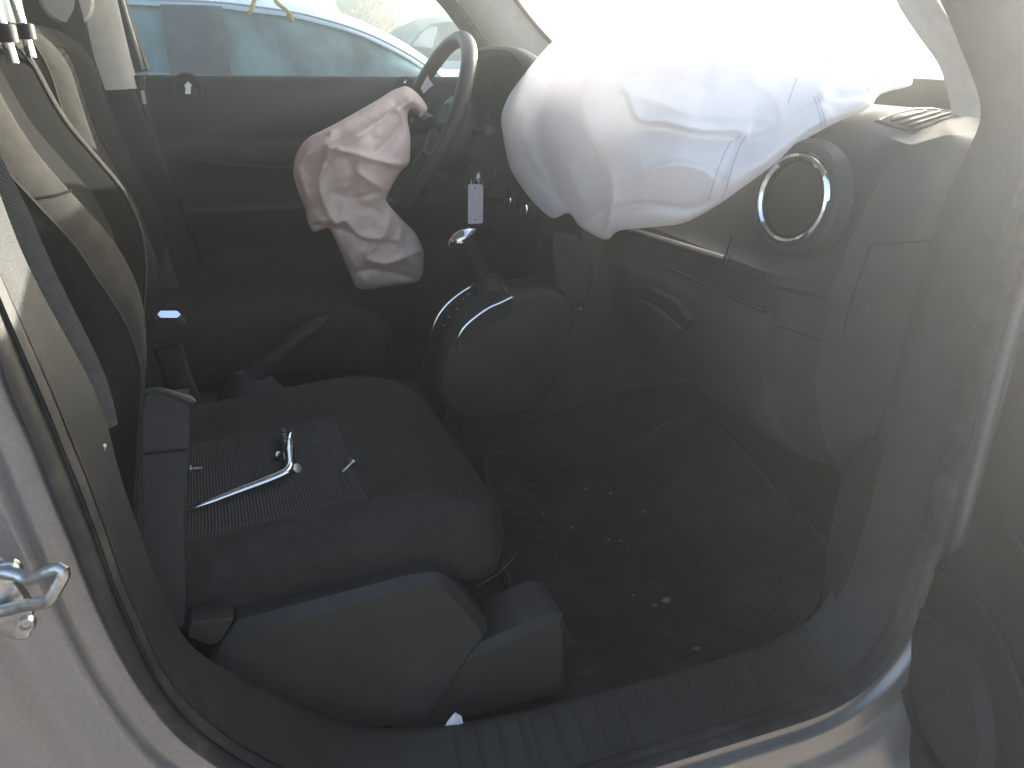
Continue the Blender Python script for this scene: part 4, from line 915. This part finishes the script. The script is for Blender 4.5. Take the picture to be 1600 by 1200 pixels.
crw = [
 ([(832, 128), (815, 170), (812, 215), (826, 262)], .010, 10),
 ([(850, 140), (838, 195), (846, 250), (874, 305)], -.010, 9),
 ([(902, 225), (890, 268), (908, 312)], .008, 9),
 ([(925, 110), (980, 118), (1040, 120), (1100, 135)], -.008, 14),
 ([(1010, 265), (1060, 255), (1110, 262)], .008, 16),
 ([(1180, 130), (1210, 150), (1225, 190)], .008, 10),
 ([(920, 118), (905, 140), (910, 175), (925, 215), (948, 250), (955, 300), (945, 355)], .016, 11),
 ([(908, 135), (912, 190), (930, 235), (935, 262)], -.012, 8),
 ([(985, 165), (1000, 190), (1040, 192), (1085, 205), (1130, 208), (1165, 205)], .014, 7),
 ([(970, 140), (1010, 155), (1060, 172), (1090, 180), (1200, 185)], .010, 8),
 ([(1000, 200), (1060, 210), (1120, 216), (1170, 214)], -.007, 9),
 ([(866, 115), (858, 160), (850, 200), (856, 240), (866, 270)], -.010, 9),
 ([(880, 110), (872, 160), (868, 210), (880, 255), (900, 290), (915, 330)], .007, 9),
 ([(790, 240), (815, 270), (850, 305), (880, 332)], .006, 8),
 ([(800, 200), (830, 250), (860, 290), (895, 320)], -.005, 10),
 ([(945, 355), (975, 325), (1020, 315), (1080, 322), (1130, 310)], -.007, 11),
 ([(950, 345), (1000, 335), (1060, 340), (1100, 330)], .006, 9),
 ([(1160, 210), (1200, 200), (1240, 180), (1280, 165)], .010, 9),
 ([(1130, 300), (1170, 270), (1220, 230), (1270, 195)], .008, 12),
 ([(1150, 215), (1140, 245), (1120, 300)], -.004, 6),
 ([(1290, 160), (1320, 150), (1355, 150)], -.010, 9),
 ([(1300, 185), (1330, 165), (1358, 152)], .010, 7),
 ([(1285, 145), (1292, 175), (1288, 200)], .008, 6),
 ([(1340, 120), (1365, 130), (1385, 140)], -.008, 8),
 ([(860, 80), (920, 70), (975, 60)], .006, 14),
 ([(830, 120), (880, 100), (940, 95), (990, 80)], -.006, 14)]
# overlapping folds: positive amplitude raises the side to the right of the drawing direction (image space)
FW = [([(932, 92), (912, 130), (908, 165), (918, 205), (938, 240), (952, 280), (951, 330), (943, 366)], -.016, 34),
 ([(968, 128), (984, 165), (1000, 192), (1045, 196), (1090, 206), (1130, 208), (1178, 203)], -.014, 26),
 ([(866, 108), (853, 160), (850, 205), (857, 250), (872, 288), (898, 322)], -.010, 20),
 ([(905, 352), (930, 332), (962, 322), (1012, 315), (1070, 322), (1125, 308)], -.008, 22),
 ([(1160, 214), (1210, 198), (1255, 178), (1288, 158)], .010, 18),
 ([(822, 122), (812, 165), (815, 215), (835, 262), (862, 296)], -.007, 18),
 ([(1010, 262), (1050, 250), (1100, 262), (1125, 285)], .006, 24),
 ([(1292, 150), (1318, 158), (1345, 152), (1362, 140)], .009, 12)]
wb, wsurf = bag('passenger_airbag', ow, cw, .034, 42, crw, M_bagw, '', 4.0, .004, .014, .8, 1, ((110, .010), (48, .002)), 3.0, 1.5, 1.45, FW)
tag(wb, 'large white deployed airbag draped over the passenger dashboard', 'airbag')
def stitch(path, k=1):
    q = spline(path, int(len(path)*14)); pts = [wsurf(a, b, .0016) for a, b in q]
    V, Fc = [], []
    parts = [tube([pts[i], pts[i+1]], .0005, 5) for i in range(0, len(pts)-1, 2)]
    mk('stitching', *join(*parts), M_thr, wb)
stitch([(1277, 150), (1282, 165), (1287, 182), (1290, 198)]); stitch([(1272, 150), (1277, 166), (1282, 184), (1284, 201)])
stitch([(1158, 212), (1142, 222), (1132, 240), (1123, 262), (1115, 285), (1108, 310)]); stitch([(1166, 212), (1156, 228), (1146, 255), (1136, 290), (1128, 310)])
stitch([(1245, 122), (1238, 140), (1232, 160)])
stitch([(1282, 92), (1292, 98), (1300, 92)]); stitch([(845, 318), (858, 325), (868, 336)])

od = [(612, 142), (624, 137), (636, 135), (650, 144), (663, 159), (668, 172), (657, 184), (653, 173), (640, 172), (637, 187), (641, 212), (641, 236), (639, 255), (625, 270), (612, 292), (604, 308), (607, 319), (628, 343), (648, 363), (659, 385), (662, 402), (655, 438), (610, 447), (575, 452), (557, 449), (548, 432), (540, 412), (525, 378), (514, 357), (500, 360), (488, 361), (480, 344), (477, 326), (467, 302), (459, 275), (460, 252), (470, 228), (485, 213), (507, 202), (530, 190), (562, 172), (590, 156)]
cdv = [dy(636, 138, 1.13), dy(665, 172, 1.12), dy(610, 145, 1.12), dy(560, 180, 1.08), dy(480, 230, 1.07), dy(465, 290, 1.07), dy(490, 355, 1.06), dy(570, 230, 1.02), dy(640, 230, 1.07), dy(560, 330, 1.03), dy(555, 445, 1.10), dy(655, 435, 1.12), dy(640, 360, 1.10), dy(600, 400, 1.06)]
crd = [
 ([(640, 160), (610, 175), (575, 200), (540, 225), (515, 232)], .018, 8),
 ([(620, 165), (580, 190), (530, 215), (495, 240), (475, 262)], -.016, 7),
 ([(600, 150), (560, 176), (515, 205)], .012, 6),
 ([(515, 232), (505, 260), (500, 290), (512, 330), (525, 350)], .014, 7),
 ([(530, 235), (570, 245), (610, 255), (638, 258)], .014, 6),
 ([(545, 245), (552, 275), (548, 300)], -.012, 6),
 ([(636, 175), (625, 200), (608, 220), (590, 235)], -.012, 8),
 ([(620, 170), (636, 195), (640, 230)], .008, 7),
 ([(500, 345), (520, 350), (540, 345), (560, 368), (595, 372), (605, 350)], .016, 7),
 ([(495, 352), (520, 356), (545, 362), (575, 380), (610, 378)], -.016, 6),
 ([(604, 312), (600, 335), (605, 350), (590, 330), (560, 320)], -.010, 6),
 ([(575, 405), (600, 412), (625, 405), (655, 392)], .016, 6),
 ([(560, 425), (590, 422), (620, 428), (650, 437)], -.013, 6),
 ([(575, 395), (590, 380), (620, 375)], .012, 6),
 ([(630, 350), (625, 375), (632, 400), (650, 415)], .010, 6),
 ([(545, 400), (570, 440)], .008, 7),
 ([(480, 240), (470, 270), (480, 310)], .008, 7),
 ([(560, 270), (590, 290), (605, 300)], .010, 7),
 ([(520, 300), (550, 310), (590, 300)], -.008, 8)]
pbag, psurf = bag('driver_airbag', od, cdv, .030, 26, crd, M_bagp, '', 3.0, .006, .022, .9, 5, ((52, .008), (22, .003)), .9, 1.7)
tag(pbag, 'crumpled pinkish deflated airbag hanging from the steering wheel', 'airbag')

# ------------------------------------------------------------------ outside: neighbour cars, trees, hanging strips
def parked_car(name, x0, L, y0, ymid, zr, mats, label, cols):
    t = thing(name, (x0+L/2, ymid, 0), label, 'car'); return t
ny = 2.62
nc = thing('parked_car', (.3, ny+.85, 0), 'silver parked sedan seen through the driver window', 'car')
roofpx = [(60, -22), (130, -15), (190, -10), (260, -8), (330, -5), (400, 2), (455, 11), (510, 24), (560, 40), (610, 62), (650, 84), (690, 112), (740, 150)]
ro = [P(a, b, y=ny+.22) for a, b in roofpx]; ro = spline(ro, 60)
glpx = [(60, 2), (130, 4), (190, 6), (260, 10), (330, 12), (400, 20), (455, 27), (510, 40), (560, 55), (610, 78), (645, 98), (680, 125), (700, 150)]
gl2 = spline([P(a, b, y=ny+.16) for a, b in glpx], 60)
rows = [[r_ + np.array([0, 1.25, -.02]), r_+np.array([0, .6, .06]), r_+np.array([0, .15, .035]), r_+np.array([0, .03, .012]), r_, r_*.5+g_*.5+np.array([0, -.012, 0.004]), r_*.42+g_*.58+np.array([0, -.004, 0]), r_*.3+g_*.7+np.array([0, -.016, 0]), g_+np.array([0, -.004, 0]), g_+np.array([0, .02, 0])] for r_, g_ in zip(ro, gl2)]
v, f_ = loft(rows, False, False); mk('roof', v, f_, M_carS, nc, sharp=50)
rows = [[g_+np.array([0, .015, .006]), np.array([g_[0], ny+.04, min(1.02, g_[2])])] for g_ in gl2]
wrow = [[a, a*.66+b*.34, a*.33+b*.67, b] for a, b in rows]
def wseg(i0, i1, m_, nm, off=0):
    v, f_ = loft([[q+np.array([0, off, 0]) for q in r_] for r_ in wrow[i0:i1]], False, False); return mk(nm, v, f_, m_, nc, fix=False)
xs_ = [float(g_[0]) for g_ in gl2]
def ix(px): 
    x = P(px, 60, y=ny+.1)[0]; return int(np.argmin(np.abs(np.array(xs_)-x)))
wseg(0, ix(272)+1, M_carG, 'side_window'); wseg(ix(345), 60, M_carG, 'side_window')
wseg(ix(272)-1, ix(345)+2, M_carD, 'door_pillar', -.035)
sh0 = [[g_+np.array([0, .012, .004]), g_+np.array([0, .008-.028*.25, -.035])] for g_ in gl2]
bd = []
for x in np.linspace(-1.9, 2.6, 40):
    zt = 1.0-.10*sm(1.3, 2.4, x)
    bd.append([(x, ny+.10, .22), (x, ny+.02, .35), (x, ny, .62), (x, ny+.01, .80), (x, ny+.035, zt-.02), (x, ny+.07, zt+.01), (x, ny+.85, zt+.06), (x, ny+1.6, zt), (x, ny+1.66, .5), (x, ny+1.5, .22)])
v, f_ = loft(bd); mk('body', v, f_, M_carS, nc, sharp=50)
for x in (-1.25, 1.62):
    wo = mk('wheel', *lathe((x, ny+.06, .32), (0, -1, 0), [(.32, -.1), (.32, .05), (.30, .07), (.22, .07), (.20, .05), (.06, .04), (.001, .045)], 32), M_rub, nc)
# mirror / darker car further away
nd = thing('parked_car', (2.6, 6.5, 0), 'small dark blue grey car behind the silver sedan', 'car')
px0 = [(640, 70), (655, 50), (672, 38), (700, 34), (735, 36), (790, 40), (800, 100), (640, 105)]
q3 = [P(a, b, y=6.0) for a, b in px0]
v, f_ = loft([q3, [q+np.array([.1, .8, .06]) for q in q3], [q+np.array([.1, 1.6, 0]) for q in q3]]); mk('cabin', v, f_, M_carD, nd)
q4 = [P(a, b, y=5.94) for a, b in [(646, 72), (660, 52), (674, 42), (684, 42), (676, 75)]]
v, f_ = loft([q4, [q+np.array([0, .05, 0]) for q in q4]]); mk('window_pane', v, f_, M_carS, nd)
bx = P(700, 90, y=6.3)
v, f_ = loft([[(x, 5.95, .25), (x, 5.9, .6), (x, 5.97, bx[2]-.02), (x, 6.8, bx[2]), (x, 7.6, bx[2]-.05), (x, 7.65, .25)] for x in np.linspace(bx[0]-1.2, bx[0]+2.6, 6)]); mk('body', v, f_, M_carS, nd)
for x in (bx[0]-.4, bx[0]+1.8):
    mk('wheel', *lathe((x, 5.95, .31), (0, -1, 0), [(.31, -.1), (.31, .05), (.2, .07), (.001, .05)], 24), M_rub, nd)
# vehicles ahead, faint through the windshield
def far_car(px, py, x, col, label):
    p = P(px, py, x=x); t = thing('parked_car', (p[0], p[1], 0), label, 'car')
    V, Fc = [], []
    zt = p[2]
    bdy = [[(p[0]+a, p[1]-.9+.06*abs(s), .25), (p[0]+a, p[1]-.92, .7), (p[0]+a, p[1]-.8, zt-.45), (p[0]+a, p[1]+.8, zt-.45), (p[0]+a, p[1]+.92, .7), (p[0]+a, p[1]+.9, .25)] for a, s in [(0, 0), (.15, 1), (4.2, 1), (4.4, 0)]]
    mk('body', *loft(bdy), col, t)
    cab = [[(p[0]+a, p[1]-w_, zt-.46), (p[0]+b, p[1]-w_+.12, zt), (p[0]+b, p[1]+w_-.12, zt), (p[0]+a, p[1]+w_, zt-.46)] for a, b, w_ in [(.5, 1.0, .78), (.7, 1.1, .80), (3.4, 2.8, .80), (3.8, 2.9, .78)]]
    mk('cabin', *loft(cab), M_carG, t)
    for yy in (-.85, .85):
        for a in (.8, 3.5): mk('wheel', *lathe((p[0]+a, p[1]+yy, .32), (0, -1, 0), [(.32, -.1), (.32, .1), (.2, .11), (.001, .1)], 20), M_rub, t)
far_car(1225, 50, 8.0, M_carS, 'pale car faintly visible through the windshield')
far_car(1010, 52, 9.5, M_white, 'white vehicle lost in glare ahead of the windshield')
def tree(px, py, y, h, wd, label, seed):
    rnd = random.Random(seed); p = P(px, py, y=y); t = thing('autumn_tree', (p[0], p[1], 0), label, 'tree', 'autumn trees beyond the cars')
    trk = [np.array([p[0]+.1*math.sin(k*.9+seed), p[1], k*h/6]) for k in range(7)]
    tk = mk('trunk', *tube(trk, [.10, .085, .075, .06, .05, .035, .02], 8, upv=(1, 0, 0)), M_bark, t)
    for k in range(7):
        a = trk[2+k % 4]; q = rnd.random()*6.28
        mk('limb', *tube([a, a+np.array([math.cos(q)*wd*.4, math.sin(q)*wd*.4, h*.12]), a+np.array([math.cos(q)*wd*.8, math.sin(q)*wd*.8, h*.3])], [.035, .022, .008], 6, upv=(1, 0, 0)), M_bark, tk)
    V = []; Fc = []
    for k in range(1500):
        q = rnd.random()*6.28; e = math.acos(rnd.uniform(-1, 1)); rr_ = rnd.random()**.4
        c = np.array([p[0]+wd*rr_*math.sin(e)*math.cos(q), p[1]+wd*rr_*math.sin(e)*math.sin(q), h*.66+h*.34*rr_*math.cos(e)])
        if noise.noise((c[0]*2, c[1]*2, c[2]*2)) < -.05: continue
        a = np.array([rnd.gauss(0, 1) for _ in range(3)]); a /= np.linalg.norm(a); b = np.cross(a, [rnd.gauss(0, 1) for _ in range(3)]); b /= np.linalg.norm(b)
        s = rnd.uniform(.04, .09); n = len(V)
        V += [c-a*s, c+b*s*.5, c+a*s, c-b*s*.5]; Fc.append((n, n+1, n+2, n+3))
    mk('crown', V, Fc, M_rust, t, smooth=False, fix=False)
tree(565, 18, 12.5, 2.3, .42, 'orange autumn tree above the roof of the silver sedan', 3)
tree(602, 32, 13.5, 2.0, .25, 'orange autumn tree a little right of the taller one', 5)
ys1 = thing('yellow_strip', P(455, 30, y=1.575), 'bent yellow plastic strip hanging at the window top, right one', 'strip', 'yellow strips at the driver window')
mk('strip', *tube(spline([P(424, -14, y=1.572), P(432, 3, y=1.572), P(446, 15, y=1.57), P(452, 22, y=1.57)], 12), .0045, 8, flat=.5), M_yel, ys1)
mk('strip_tip', *tube(spline([P(451, 19, y=1.569), P(454, 28, y=1.568), P(456, 36, y=1.568)], 8), [.006, .007, .0075, .0075, .0075, .007, .006, .004], 8, flat=.5), M_yel, ys1)
ys2 = thing('yellow_strip', P(390, 20, y=1.575), 'short straight yellow plastic strip at the window top, left one', 'strip', 'yellow strips at the driver window')
mk('strip', *tube(spline([P(402, -14, y=1.572), P(396, 6, y=1.57), P(389, 23, y=1.57)], 10), [.004, .0045, .005, .005, .005, .005, .005, .0045, .004, .003], 8, flat=.5), M_yel, ys2)

# ------------------------------------------------------------------ thin air volume added to stand in for lens glare
HZ = True
if HZ:
    Mh = bpy.data.materials.new('glare_veil_air'); Mh.use_nodes = True; N = Mh.node_tree.nodes; N.remove(N['Principled BSDF'])
    pv = N.new('ShaderNodeVolumePrincipled'); pv.inputs['Color'].default_value = (.94, .975, 1.0, 1); pv.inputs['Density'].default_value = .068; pv.inputs['Anisotropy'].default_value = .80
    Mh.node_tree.links.new(pv.outputs[0], N['Material Output'].inputs['Volume'])
    hz = mk('glare_veil', *box((0, 0, .95), (2*g+2, 2*g+2, 3.9), 0), Mh, smooth=False); tag(hz, kind='stuff')
